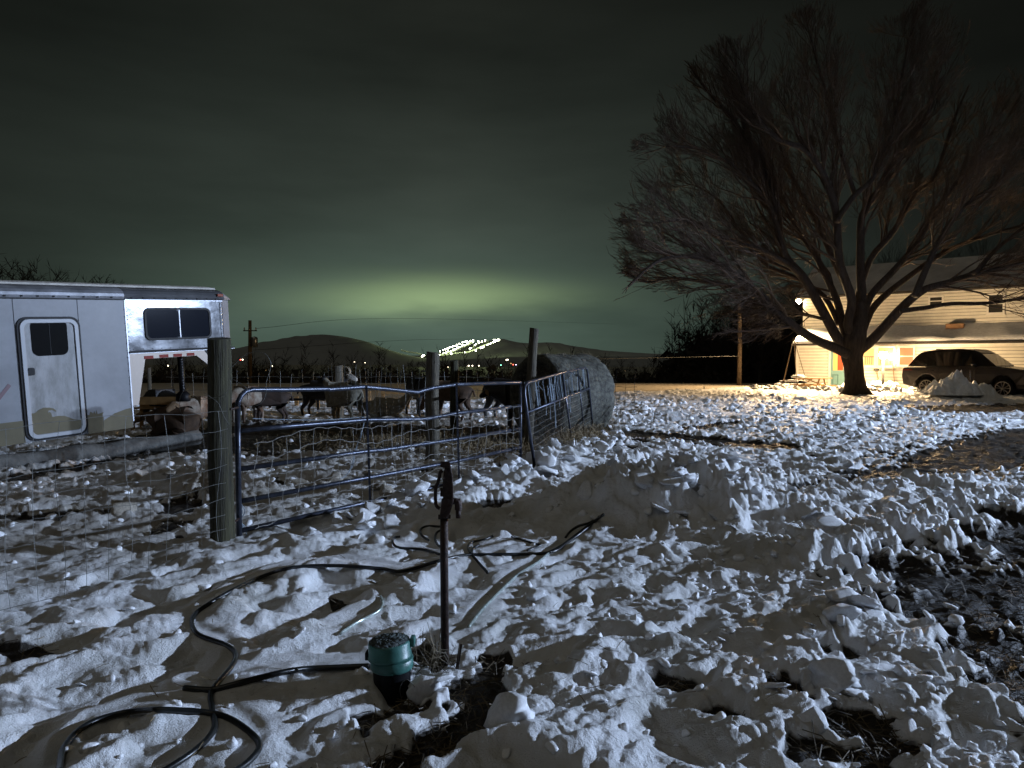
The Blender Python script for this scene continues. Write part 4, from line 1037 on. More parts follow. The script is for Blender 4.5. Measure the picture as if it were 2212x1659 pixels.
# ---------------------------------------------------------------- goats and sheep
def critter(pos, head_az, H, label, cat, m, pose='stand', head='level', horns=None, ears='drop', m_head=None, bulk=1.0, wool=0.0, earm=None, neckfold=0.0, ldark=None, name='goat', mirror=1, lying_scale=0.55):
    x, y = pos; z = gz(x, y)
    root = empty(name, (x, y, z - 0.01), label, cat, 'goats and sheep in the pen')
    root.rotation_euler = (0, 0, math.pi / 2 - head_az)
    V_, E_, R_ = [], [], []
    def v(p, r_, par=None):
        V_.append((p[0] * H, p[1] * H * mirror, p[2] * H)); R_.append(r_ * H)
        if par is not None: E_.append((par, len(V_) - 1))
        return len(V_) - 1
    bz = 0.67 if pose == 'stand' else 0.34
    B_ = bulk * 1.13
    c_ = v((-0.05, 0, bz), 0.235 * B_)
    ch_ = v((0.24, 0, bz + 0.01), 0.215 * B_, c_)
    hp_ = v((-0.34, 0, bz + 0.03), 0.22 * B_, c_)
    rp = v((-0.52, 0, bz + 0.02), 0.13 * B_, hp_)
    tl = v((-0.60, 0, bz + 0.08), 0.032, rp); v((-0.655, 0, bz - 0.10), 0.02, tl)
    sh = v((0.40, 0, bz + 0.05), 0.165 * B_, ch_)
    if head == 'level': nk, hb, mz = (0.56, neckfold * .4, bz + 0.22), (0.66, neckfold * .7, bz + 0.36), (0.86, neckfold, bz + 0.27)
    elif head == 'down': nk, hb, mz = (0.60, neckfold * .4, bz - 0.08), (0.70, neckfold * .7, bz - 0.27), (0.80, neckfold, bz - 0.46)
    elif head == 'low': nk, hb, mz = (0.60, neckfold * .4, bz + 0.08), (0.74, neckfold * .7, bz + 0.10), (0.93, neckfold, bz - 0.02)
    elif head == 'side': nk, hb, mz = (0.52, 0.08, bz + 0.20), (0.56, 0.16, bz + 0.33), (0.58, 0.36, bz + 0.24)
    else: nk, hb, mz = (0.50, -0.02, bz + 0.20), (0.50, -0.08, bz + 0.34), (0.52, -0.28, bz + 0.26)
    n1_ = v(nk, 0.105, sh); h1 = v(hb, 0.088, n1_)
    mid = tuple((a * 0.45 + b_ * 0.55) for a, b_ in zip(hb, mz)); m1 = v(mid, 0.070, h1); v(mz, 0.045, m1)
    if pose == 'stand':
        for s_ in (-1, 1):
            ph = 0.05 * s_
            a = v((-0.38 + ph * .3, 0.12 * s_, 0.55), 0.125, hp_); b_ = v((-0.33 + ph, 0.13 * s_, 0.38), 0.085, a); d_ = v((-0.46 + ph, 0.13 * s_, 0.22), 0.048, b_); e = v((-0.43 + ph, 0.13 * s_, 0.06), 0.038, d_); v((-0.41 + ph, 0.13 * s_, 0.0), 0.036, e)
            a = v((0.26 - ph * .3, 0.11 * s_, 0.54), 0.10, ch_); b_ = v((0.25 - ph, 0.12 * s_, 0.36), 0.07, a); d_ = v((0.27 - ph, 0.12 * s_, 0.20), 0.048, b_); e = v((0.265 - ph, 0.12 * s_, 0.06), 0.037, d_); v((0.28 - ph, 0.12 * s_, 0.0), 0.035, e)
    else:
        for s_ in (-1, 1):
            a = v((-0.30, 0.20 * s_, 0.18), 0.12, hp_); b_ = v((-0.10, 0.25 * s_, 0.12), 0.06, a); v((-0.26, 0.27 * s_, 0.05), 0.04, b_)
            a = v((0.28, 0.16 * s_, 0.16), 0.09, ch_); b_ = v((0.42, 0.17 * s_, 0.08), 0.05, a); v((0.26, 0.18 * s_, 0.045), 0.038, b_)
    me = bpy.data.meshes.new('body'); me.from_pydata(V_, E_, []); me.materials.append(m)
    o = bpy.data.objects.new('body', me); COL.objects.link(o); o.parent = root
    sk = o.modifiers.new('skin', 'SKIN'); sk.use_smooth_shade = True
    for i, r_ in enumerate(R_): me.skin_vertices[0].data[i].radius = (r_ * 0.9, r_)
    me.skin_vertices[0].data[0].use_root = True
    sb = o.modifiers.new('sub', 'SUBSURF'); sb.levels = 2; sb.render_levels = 2
    if wool:
        tx = bpy.data.textures.new('wool', 'CLOUDS'); tx.noise_scale = 0.06
        dm = o.modifiers.new('wool', 'DISPLACE'); dm.texture = tx; dm.strength = wool; dm.texture_coords = 'LOCAL'
    hbv = Vector((hb[0], hb[1] * mirror, hb[2])) * H; mzv = Vector((mz[0], mz[1] * mirror, mz[2])) * H
    f = (mzv - hbv).normalized(); sd = f.cross(Vector((0, 0, 1))).normalized(); up_ = sd.cross(f)
    hm = m_head or m
    for s_ in (-1, 1):
        e0 = hbv + sd * s_ * 0.07 * H + up_ * 0.045 * H
        dr_ = {'drop': (sd * s_ * 0.07 - up_ * 0.15), 'side': (sd * s_ * 0.17 + up_ * 0.01 - f * 0.02), 'up': (sd * s_ * 0.10 + up_ * 0.12)}[ears] * H
        wv = (f * 0.038 * H)
        p1 = e0 + dr_ * 0.45; p2 = e0 + dr_
        nrm = dr_.cross(wv).normalized() * 0.007
        poly = [e0 - wv * .5, p1 - wv * 1.1, p2, p1 + wv * 1.1, e0 + wv * .5]
        mb = MB(); mb.add([p + nrm for p in poly] + [p - nrm for p in poly], [(0, 1, 2, 3, 4), (9, 8, 7, 6, 5)] + [(i, 5 + i, 5 + (i + 1) % 5, (i + 1) % 5) for i in range(5)])
        mb.obj('ear', earm or hm, root, off=(0, 0, 0))
        ep = hbv + f * 0.05 * H + sd * s_ * 0.068 * H + up_ * 0.02 * H
        MB().lathe([(0.001, -0.014), (0.012, -0.008), (0.014, 0.0), (0.012, 0.008), (0.001, 0.014)], 8, ep).obj('eye', M['glass'], root, off=(0, 0, 0), smooth=True)
        if horns:
            h0 = hbv + sd * s_ * 0.035 * H + up_ * 0.07 * H
            MB().tube(dens([h0, h0 + (up_ * 0.09 - f * 0.03 + sd * s_ * .02) * H, h0 + (up_ * 0.14 - f * 0.12 + sd * s_ * 0.05) * H, h0 + (up_ * 0.10 - f * 0.19 + sd * s_ * 0.08) * H], 4), [0.020 * H * (1 - i / 14) for i in range(13)], 8).obj('horn', horns, root, off=(0, 0, 0), smooth=True)
    if m_head:
        MB().tube([hbv - f * 0.055 * H, hbv - f * 0.02 * H, hbv + f * 0.06 * H, hbv.lerp(mzv, 0.6), mzv - f * 0.0, mzv + f * 0.035 * H], [0.05 * H, 0.092 * H, 0.094 * H, 0.078 * H, 0.055 * H, 0.02 * H], 14).obj('face', m_head, root, off=(0, 0, 0), smooth=True)
    return root
A = math.radians
mw = mat('cream_wool', (0.26, 0.235, 0.18), 0.9, var=0.25, vscale=9, bump=0.8, bscale=30)
mgr = mat('grey_cream_wool', (0.19, 0.175, 0.135), 0.9, var=0.25, vscale=7, bump=0.8, bscale=30)
mbr = mat('brown_coat', (0.06, 0.034, 0.018), 0.85, var=0.35, vscale=7, bump=0.5, bscale=40)
mdk = mat('dark_brown_coat', (0.035, 0.020, 0.013), 0.8, var=0.4, vscale=6, bump=0.5, bscale=40)
mbk = mat('black_coat', (0.008, 0.007, 0.008), 0.6, var=0.3, vscale=6, bump=0.5, bscale=40)
mpt = mat('white_and_brown_coat', (0.36, 0.32, 0.26), 0.85, col2=(0.12, 0.06, 0.03), vscale=3.2, bump=0.5, bscale=40)
mtan = mat('tan_coat', (0.13, 0.08, 0.04), 0.85, var=0.3, vscale=6, bump=0.5, bscale=40)
hornm = mat('pale_horn', (0.35, 0.30, 0.22), 0.5)
def at_px(px, d_): return ((px - PCX) / F * d_, d_)
critter(at_px(532, 16.6), A(205), 0.92, 'white and brown patched goat standing just right of the mossy post', 'goat', mpt, head='down', ears='drop', name='goat')
critter(at_px(577, 17.0), A(250), 0.90, 'dark brown goat with its head down, left of the pale sheep', 'goat', mdk, head='down', ears='drop', bulk=1.12, name='goat')
critter(at_px(742, 17.4), A(302), 1.0, 'large pale grey sheep seen from behind under the grey post', 'sheep', mgr, head='level', ears='side', m_head=mbk, bulk=1.25, wool=0.02, name='sheep')
critter(at_px(697, 18.6), A(90), 1.02, 'dark goat with a striped black and white face looking over the gate rail', 'goat', mbk, head='level', ears='side', m_head=mat('badger_striped_face', (0.45, 0.43, 0.38), 0.8, col2=(0.02, 0.015, 0.015), vscale=6), horns=hornm, name='goat')
critter(at_px(832, 17.3), A(95), 0.95, 'grey sheep lying down with its ears out, facing right of the gate dent', 'sheep', mgr, pose='lie', head='level', ears='side', bulk=0.92, m_head=mw, wool=0.012, name='sheep')
critter(at_px(905, 18.4), A(150), 1.08, 'black goat with a pale horned head peering over the gate by the peeling post', 'goat', mbk, head='level', ears='side', horns=hornm, name='goat')
critter(at_px(972, 16.9), A(290), 0.98, 'brown goat grazing behind the post with the peeling edge, rump to the right', 'goat', mbr, head='down', ears='drop', bulk=1.12, name='goat')
critter(at_px(1128, 15.6), A(285), 1.06, 'black goat with a tan ear eating beside the hay bale, facing left', 'goat', mbk, head='low', ears='drop', earm=mtan, bulk=1.2, horns=None, name='goat')
critter(at_px(1095, 17.9), A(120), 1.12, 'goat behind the bale showing one pale pointed ear', 'goat', mbk, head='level', ears='up', earm=mw, name='goat')
critter(at_px(375, 14.0), A(275), 0.92, 'brown goat with a pale woolly rump lying under the trailer nose', 'goat', mbr, pose='lie', head='low', ears='drop', m_head=mtan, bulk=1.2, wool=0.02, name='goat')
critter(at_px(345, 15.3), A(120), 0.95, 'dark goat with white muzzle marks standing behind the lying goat under the trailer nose', 'goat', mbk, head='low', ears='drop', m_head=mat('grey_face', (0.2, 0.2, 0.2), 0.8, col2=(0.03, 0.03, 0.03), vscale=7), name='goat')
critter(at_px(432, 14.5), A(205), 0.86, 'tan and white goat half hidden by the left side of the mossy post', 'goat', mpt, head='low', ears='drop', m_head=mtan, name='goat')

# feeder trough under the neck, pallets and rails at the back of the pen
tx_, ty_ = at_px(345, 14.9)
fe = empty('feed_trough', (tx_, ty_, gz(tx_, ty_)), 'wooden plank feeder seen under the trailer nose', 'feeder')
MB().box((tx_ + 0.05, ty_ - 0.2, 0.66), (1.15, 0.04, 0.16)).obj('plank', M['plank'], fe)
MB().box((tx_ + 0.05, ty_ + 0.25, 0.60), (1.15, 0.04, 0.16)).obj('plank', M['plank'], fe)
MB().box((tx_ + 0.05, ty_ + 0.02, 0.50), (1.13, 0.40, 0.03)).obj('trough_floor', M['plank'], fe)
for s_ in (-0.5, 0.55):
    MB().box((tx_ + s_, ty_ - 0.16, 0.28), (0.07, 0.035, 0.55)).obj('leg', M['plank'], fe); MB().box((tx_ + s_, ty_ + 0.2, 0.28), (0.07, 0.035, 0.55)).obj('leg', M['plank'], fe)
YD = 21.5
yx = (853 - PCX) / F * YD
yf = empty('lumber_frame', (yx, YD, gz(yx, YD)), 'yellow lumber frame of two uprights and a top rail at the back of the pen', 'frame')
xa, xb = (827 - PCX) / F * YD, (881 - PCX) / F * YD
for x_ in (xa, xb): MB().box((x_, YD, 0.26), (0.09, 0.06, 0.62)).obj('upright', M['plank'], yf)
MB().box(((xa + xb) / 2, YD - 0.05, 0.52), (xb - xa + 0.1, 0.035, 0.09)).obj('top_rail', M['plank'], yf)
for (px_, yt, lab) in ((797, 845, 'short yellow stake left of the lumber frame'), (686, 853, 'yellow post beside the blue trough at the back of the pen'), (640, 856, 'dull brown stake further left at the back of the pen')):
    xx = (px_ - PCX) / F * YD; p_ = dp(px_, yt, YD); o = MB().box((xx, YD, (p_.z - 0.1) / 2), (0.10, 0.07, p_.z + 0.1)).obj('stake', M['plank'], None, off=(xx, YD, 0)); tag(o, lab, 'stake')
bx_ = (671 - PCX) / F * 20.6
bt = empty('blue_trough', (bx_, 20.6, gz(bx_, 20.6)), 'small blue plastic trough on a dark rail behind the dark brown goat', 'trough')
bl = mat('blue_plastic', (0.10, 0.14, 0.42), 0.45)
MB().box((bx_, 20.6, 0.47), (0.16, 0.2, 0.12)).obj('tub', bl, bt, bevel=0.02)
MB().box((bx_ - 0.45, 20.63, 0.36), (1.7, 0.06, 0.07)).obj('rail', M['black'], bt)
MB().box((bx_ + 0.2, 20.63, 0.15), (0.06, 0.06, 0.36)).obj('leg', M['black'], bt)
MB().box((bx_ - 1.2, 20.63, 0.15), (0.06, 0.06, 0.36)).obj('leg', M['black'], bt)
x_, y_ = 7.0, 38.0
p_ = dp(1521, 840, 34.0); tag(MB().box((p_.x, 34, -0.1), (0.05, 0.05, 0.7)).obj('stake', M['trimw'], None, off=(p_.x, 34, 0)), 'thin pale marker stake at the edge of the far field', 'stake')
p_ = gp(1339, 940); fp = MB().tube([Vector((p_.x, p_.y, 0)), Vector((p_.x - 0.05, p_.y, 0.62))], 0.006, 6); tag(fp.obj('stake', M['galv'], None, off=(p_.x, p_.y, 0)), 'thin step-in stake right of the hay bale', 'stake')
#--C--
# ---------------------------------------------------------------- bare trees
class TreeB:
    def __init__(s, seed): s.r = random.Random(seed); s.v = []; s.f = []
    def tube(s, pts, r0, r1, n):
        k = len(s.v); m = len(pts); prev = None
        for i, p in enumerate(pts):
            d = (pts[min(i + 1, m - 1)] - pts[max(i - 1, 0)]).normalized()
            a = d.cross(Vector((0.3, 0.2, 1))) if prev is None else prev - d * prev.dot(d)
            if a.length < 1e-4: a = d.orthogonal()
            a.normalize(); prev = a; b_ = d.cross(a); r_ = r0 + (r1 - r0) * i / (m - 1)
            for j in range(n):
                t_ = 2 * math.pi * j / n; q = p + (a * math.cos(t_) + b_ * math.sin(t_)) * r_; s.v.append((q.x, q.y, q.z))
        for i in range(m - 1):
            for j in range(n): s.f.append((k + i * n + j, k + i * n + (j + 1) % n, k + (i + 1) * n + (j + 1) % n, k + (i + 1) * n + j))
    def grow(s, p, d, L, r_, lev, maxlev, up, spread=0.7, kids=5, wob=0.16, keep=None):
        R_ = s.r; n = 5 if lev < maxlev else 3; pts = [p.copy()]; q = p.copy(); dd = d.copy()
        for i in range(n):
            dd = (dd + Vector((R_.gauss(0, wob), R_.gauss(0, wob), R_.gauss(0, wob))) + up * 0.09).normalized(); q = q + dd * (L / n)
            if keep and len(pts) > 1 and not keep(q): break
            pts.append(q.copy())
        s.tube(pts, r_, max(r_ * 0.4, 0.0062), 5 if lev <= 1 else 3)
        if lev >= maxlev: return
        for k in range(kids):
            t_ = R_.uniform(0.18, 1.0) * (len(pts) - 1); i = min(int(t_), len(pts) - 2); c_ = pts[i].lerp(pts[i + 1], t_ - i)
            base = (pts[i + 1] - pts[i]).normalized()
            ax = Vector((R_.gauss(0, 1), R_.gauss(0, 1), R_.gauss(0, 1))); ax = (ax - base * ax.dot(base)).normalized()
            nd = (base * math.cos(spread * R_.uniform(0.6, 1.25)) + ax * math.sin(spread * R_.uniform(0.6, 1.25)) + up * 0.18).normalized()
            if keep and not keep(c_ + nd * L * 0.4): continue
            s.grow(c_, nd, L * R_.uniform(0.42, 0.68), max(r_ * 0.45 * (1 - 0.4 * t_ / len(pts)), 0.0075), lev + 1, maxlev, up, spread, kids, wob, keep)
    def obj(s, name, m, parent, kind=None):
        mb = MB(); mb.v = s.v; mb.f = s.f
        return mb.obj(name, m, parent, smooth=True, kind=kind)
TD_ = 29.5
def tpx(x, y, dd=0.0): return dp(x, y, TD_ + dd)
tbx = (1845 - PCX) / F * TD_
tree = empty('maple_tree', (tbx, TD_, gz(tbx, TD_)), 'huge bare spreading maple with many limbs standing before the white house', 'tree')
mb = MB()
tc_ = [(1849, 853, 0), (1848, 838, 0), (1846, 815, 0), (1844, 790, 0), (1841, 770, 0), (1843, 745, 0), (1850, 715, 0), (1858, 680, 0), (1858, 650, 0)]
wr = [36, 24, 20, 19.5, 21.5, 26, 20, 14, 10]
P = [tpx(*q) for q in tc_]; P = dens(P, 4)
W_ = np.interp(np.linspace(0, 8, len(P)), range(9), wr) * TD_ / F
mb.tube(P, list(W_), 26)
vs = []
for i, v in enumerate(mb.v):
    c_ = P[i // 26]; v = Vector(v); d_ = v - c_; a_ = math.atan2(d_.y, d_.x); k = 1 + 0.05 * math.sin(a_ * 4 + i // 26 * 0.12) + 0.035 * math.sin(a_ * 9 + 1) + max(0, 1 - i // 26 / 5) * 0.12 * math.sin(a_ * 5)
    vs.append(tuple(c_ + Vector((d_.x * k, d_.y * k, d_.z))))
mb.v = vs; mb.obj('trunk', M['bark'], tree, smooth=True)
limbs = [
 ([(1832, 765), (1800, 750), (1765, 735), (1725, 712), (1680, 675), (1645, 640), (1600, 600), (1543, 566), (1478, 554), (1418, 566), (1357, 619)], 10, 1.5, -3.0, -1.0),
 ([(1828, 755), (1806, 725), (1782, 680), (1738, 603), (1697, 554), (1681, 490), (1669, 425), (1652, 376), (1616, 308), (1576, 251), (1527, 194), (1491, 142)], 11, 1.6, 1.0, 0),
 ([(1697, 554), (1672, 470), (1655, 430), (1600, 372), (1560, 344), (1500, 320), (1438, 316)], 6, 1.2, -1.5, 0.3),
 ([(1738, 603), (1700, 570), (1640, 538), (1560, 514), (1478, 478), (1418, 482)], 6, 1.2, -2.0, 0.4),
 ([(1645, 640), (1600, 622), (1530, 610), (1450, 600), (1400, 610), (1350, 590)], 4.5, 1.0, -1.5, 0),
 ([(1836, 745), (1820, 700), (1808, 650), (1770, 567), (1741, 522), (1721, 494), (1690, 430), (1670, 380)], 9, 1.3, 2.5, 0),
 ([(1845, 735), (1832, 700), (1840, 648), (1814, 567), (1808, 478), (1798, 425), (1778, 376), (1740, 325), (1681, 300), (1640, 259), (1616, 219), (1590, 150)], 10, 1.4, -1.5, 0),
 ([(1808, 478), (1818, 460), (1847, 421), (1883, 388), (1900, 344), (1924, 283), (1936, 227), (1948, 162), (1964, 81)], 6.5, 1.2, 0.8, -1.0),
 ([(1858, 690), (1862, 640), (1859, 590), (1859, 526), (1863, 465), (1895, 413), (1924, 364), (1964, 312), (2005, 243), (2025, 162)], 10, 1.4, 1.8, 0),
 ([(1847, 421), (1822, 344), (1798, 263), (1782, 194), (1766, 138), (1750, 75)], 5, 1.0, 0.5, -0.3),
 ([(1862, 700), (1880, 640), (1932, 583), (1980, 526), (2021, 457), (2070, 388), (2106, 344), (2146, 283)], 8, 1.3, 2.6, 0),
 ([(1858, 755), (1880, 738), (1912, 704), (1945, 668), (1976, 640), (2004, 623), (2055, 609), (2106, 591), (2158, 581), (2240, 560)], 11.5, 1.6, -2.2, 0),
 ([(1945, 672), (1975, 668), (2004, 664), (2055, 656), (2132, 655), (2212, 644), (2290, 640)], 5, 1.2, -1.5, -1.6),
 ([(1976, 640), (1991, 602), (2010, 560), (2040, 500), (2090, 440), (2150, 400), (2220, 330)], 7, 1.2, -1.0, -1.8),
 ([(2106, 591), (2150, 540), (2200, 500), (2280, 430)], 5, 1.2, 1.0, -2.0),
 ([(1860, 690), (1855, 640), (1880, 560), (1930, 500), (1975, 420), (2020, 380), (2060, 260), (2090, 190)], 8, 1.2, 4.2, 0.2),
 ([(1852, 700), (1836, 640), (1800, 560), (1760, 470), (1720, 400), (1690, 330), (1660, 230)], 8, 1.2, 4.5, 0.2),
 ([(1862, 720), (1890, 660), (1960, 600), (2050, 540), (2160, 500), (2290, 470)], 8, 1.2, 3.5, 0),
 ([(1812, 700), (1780, 640), (1720, 600), (1640, 560), (1560, 440), (1500, 400)], 6, 1.0, 4.0, 0.4),
 ([(1782, 690), (1750, 682), (1730, 680), (1700, 684)], 3.5, 1.4, -0.8, 0)]
tb = TreeB(3)
def crown(p): return ((p.x - 15.4) / 11.5) ** 2 + ((p.y - 29.5) / 9.2) ** 2 + ((p.z - 6.0) / 10.5) ** 2 < 1 + 0.06 * math.sin(p.x * 2.1 + p.z * 1.7) and p.z > 2.1
for li, (pts, w0, w1, dep, d0) in enumerate(limbs):
    n = len(pts); P = []
    for i, (x, y) in enumerate(pts):
        q = i / (n - 1); P.append(tpx(x, y, d0 + (dep - d0) * q))
    P = dens(P, 4); rr_ = [max(0.02, (1.05 * w0 * (1 - q_) ** 0.8 + 1.5 * w1 * q_) * TD_ / F) for q_ in np.linspace(0, 1, len(P))]
    MB().tube(P, rr_, 9).obj('limb', M['bark'], tree, smooth=True)
    Ltot = sum((P[i + 1] - P[i]).length for i in range(len(P) - 1)); acc = 0; R_ = tb.r
    ctr = Vector((tbx, TD_, 5.5))
    for i in range(len(P) - 1):
        seg = (P[i + 1] - P[i]); acc += seg.length
        q = acc / Ltot
        low_r = li in (11, 12, 17)
        if q < (0.5 if low_r else 0.28): continue
        nk = 0 if (low_r and R_.random() < 0.45) else (2 if R_.random() < 0.5 else 1)
        for _ in range(nk):
            base = seg.normalized(); ax = Vector((R_.gauss(0, 1), R_.gauss(0, 1), R_.gauss(0, 1) + 0.25)); ax = (ax - base * ax.dot(base)).normalized()
            outw = (P[i] - ctr).normalized()
            nd = (base * 0.85 + ax * 0.6 + outw * 0.45 + Vector((0, 0, 0.15))).normalized(); L = R_.uniform(1.8, 3.2) * (1.05 - 0.3 * q)
            tb.grow(P[i], nd, L, rr_[i] * 0.42, 1, 4, (outw * 0.7 + Vector((0, 0, 0.9 if P[i].z > 5 else 0.35))).normalized(), 0.55, 4, 0.12, crown)
    outw = (P[-1] - P[-2]).normalized()
    for _ in range(3): tb.grow(P[-1], (outw + Vector((R_.gauss(0, .3), R_.gauss(0, .3), R_.gauss(0, .3)))).normalized(), R_.uniform(1.2, 2.0), 0.022, 1, 4, (outw + Vector((0, 0, 0.3))).normalized(), 0.55, 5, 0.12, crown)
tb.obj('twigs', M['twig'], tree, kind='stuff')
print('maple twig faces', len(tb.f))

# snow-free bank of smaller bare trees right of the far field
for i, (px, d_, h_, lab) in enumerate([(1592, 58, 8.2, 'dark bare tree rising behind the plain wooden pole'), (1640, 56, 7.2, 'dark bushy bare tree right of the plain wooden pole'), (1560, 66, 5.0, 'low bare tree leaning out left of the plain wooden pole'), (1690, 60, 8.0, 'bare tree in the dark gap left of the house corner lamp'), (1745, 64, 10.5, 'bare tree behind the left end of the house'), (1990, 62, 12.5, 'bare tree rising behind the middle of the house roof'), (2150, 62, 13.0, 'bare tree behind the right part of the house roof'), (1870, 66, 12.0, 'bare tree behind the house, in line with the maple trunk')]):
    x_ = (px - PCX) / F * d_; z_ = gz(x_, d_); tb = TreeB(20 + i)
    root = empty('bare_tree', (x_, d_, z_), lab, 'tree', 'bare trees at the edge of the yard')
    top = Vector((x_ + tb.r.gauss(0, 0.4), d_, z_ + h_ * 0.6)); MB().tube(dens([Vector((x_, d_, z_ - 0.3)), Vector((x_ + 0.15, d_, z_ + h_ * 0.25)), top]), [0.16 - 0.008 * k_ for k_ in range(13)], 7).obj('trunk', M['darkwood'], root, smooth=True)
    for k_ in range(26):
        q = tb.r.uniform(0.12, 1); p_ = Vector((x_, d_, z_)).lerp(top, q); a_ = tb.r.uniform(0, 6.28)
        tb.grow(p_, Vector((math.cos(a_) * 0.8, math.sin(a_) * 0.8, 0.75)).normalized(), h_ * (0.48 - 0.16 * q), 0.04, 1, 3, Vector((0, 0, 1)), 0.6, 7, 0.12)
    tb.obj('crown', M['darkwood'], root)

# ---------------------------------------------------------------- treelines (read as one dark mass)
def treeline(name, y0, y1, x0, x1, n, hmin, hmax, label, seed, base=None, dense=18):
    tb = TreeB(seed); R_ = tb.r; mb = MB()
    for i in range(n):
        x_ = R_.uniform(x0, x1); y_ = R_.uniform(y0, y1); z_ = gz(x_, y_) if base is None else base
        h_ = R_.uniform(hmin, hmax)
        tb.tube([Vector((x_, y_, z_ - 0.3)), Vector((x_ + R_.gauss(0, .3), y_, z_ + h_ * 0.5)), Vector((x_ + R_.gauss(0, .5), y_, z_ + h_))], 0.010 * h_, 0.01, 3)
        for k_ in range(56 if h_ > 4 else 34):
            q = R_.uniform(0.0, 0.62) ; c_ = Vector((x_ + R_.gauss(0, 0.09 * h_), y_ + R_.gauss(0, .5), z_ + h_ * q)); r_ = min(0.75, h_ * R_.uniform(0.07, 0.16))
            k = len(tb.v)
            for _ in range(3): tb.v.append((c_.x + R_.uniform(-r_, r_), c_.y + R_.uniform(-r_, r_) * .6, c_.z + R_.uniform(-r_, r_)))
            tb.f.append((k, k + 1, k + 2))
        for k_ in range(dense):
            q = R_.uniform(0.15, 0.97); p_ = Vector((x_, y_, z_ + h_ * q)); a_ = R_.uniform(0, 6.28); L = h_ * R_.uniform(0.10, 0.24) * (1.2 - 0.6 * q)
            d_ = Vector((math.cos(a_), math.sin(a_), R_.uniform(0.5, 1.8))).normalized(); e = p_ + d_ * L
            w_ = 0.0042 * h_; sdv = Vector((d_.z, 0, -d_.x)).normalized() * w_
            k = len(tb.v); tb.v += [tuple(p_ - sdv), tuple(p_ + sdv), tuple(e)]; tb.f.append((k, k + 1, k + 2))
            for _ in range(3):
                c_ = p_.lerp(e, R_.uniform(0.3, 0.9)); e2 = c_ + (d_ + Vector((R_.gauss(0, .6), R_.gauss(0, .6), R_.gauss(0, .5)))).normalized() * L * 0.6
                k = len(tb.v); tb.v += [tuple(c_ - sdv * .6), tuple(c_ + sdv * .6), tuple(e2)]; tb.f.append((k, k + 1, k + 2))
    o = tb.obj(name, M['darkwood'], None, kind='stuff'); o['label'] = label; o['category'] = 'woods'; return o
treeline('treeline', 95, 150, -120, 75, 1300, 7.2, 9.6, 'dark line of bare woods beyond the field, below the hills', 41, dense=26)
treeline('hedgerow', 60, 84, -46, 36, 1000, 1.2, 2.7, 'low dark brush at the far side of the field', 42, dense=22)
treeline('background_woods', 66, 84, 18, 70, 420, 6, 11, 'dark woods behind the house and the plain wooden pole', 43, dense=26)
treeline('left_woods', 60, 75, -62, -40, 150, 8.5, 11.5, 'dark crowns of woods showing above the left end of the trailer', 44, dense=30)

# ---------------------------------------------------------------- utility pole and wires
def pole_at(name, px, d_, ytop, r_, label, m):
    x_ = (px - PCX) / F * d_; z_ = gz(x_, d_); top = dp(px, ytop, d_)
    root = empty(name, (x_, d_, z_), label, 'pole')
    MB().tube([Vector((x_, d_, z_ - 0.4)), Vector((x_ + 0.02, d_, (z_ + top.z) / 2)), top], [r_ * 1.15, r_, r_ * 0.85], 12).obj('shaft', m, root, smooth=True)
    return root, top
pm = mat('pole_wood', (0.17, 0.125, 0.085), 0.85, var=0.3, vscale=4)
u1, ut = pole_at('utility_pole', 540, 62, 692, 0.16, 'distant utility pole with a transformer, right of the trailer nose', mat('dark_pole_wood', (0.10, 0.07, 0.04), 0.85, var=0.3))
MB().box(ut + Vector((0, 0, -0.9)), (1.2, 0.08, 0.09)).obj('crossarm', M['darkwood'], u1)
MB().lathe([(0.01, 0), (0.26, 0.02), (0.27, 0.8), (0.2, 0.9), (0.02, 0.95)], 14, ut + Vector((0.42, -0.1, -2.35))).obj('transformer', M['galvb'], u1, smooth=True)
for s_ in (-0.5, 0, 0.5): MB().tube([ut + Vector((s_, 0, -0.85)), ut + Vector((s_, 0, -0.62))], 0.05, 6).obj('insulator', M['galvb'], u1)
pole_at('wooden_pole', 1597, 44.5, 650, 0.13, 'plain wooden pole standing at the yard edge, left of the house', pm)
def cable(pts, r_, label, m=None):
    o = MB().tube(dens([Vector(p) for p in pts], 8), r_, 4).obj('power_line', m or M['darkwood'], None, off=pts[0]); tag(o, label, 'power line')
cable([ut + Vector((0.5, 0, -0.7)), dp(900, 688, 120), dp(1330, 700, 240)], 0.016, 'upper power line running right from the utility pole')
cable([ut + Vector((0, 0, -2.6)), dp(900, 734, 110), dp(1110, 732, 160)], 0.016, 'lower power line running right from the utility pole')
cable([dp(1255, 776, 40), dp(1560, 770, 42), dp(1597, 769, 44.5)], 0.006, 'thin pale cable from the bale to the plain wooden pole', M['galv'])

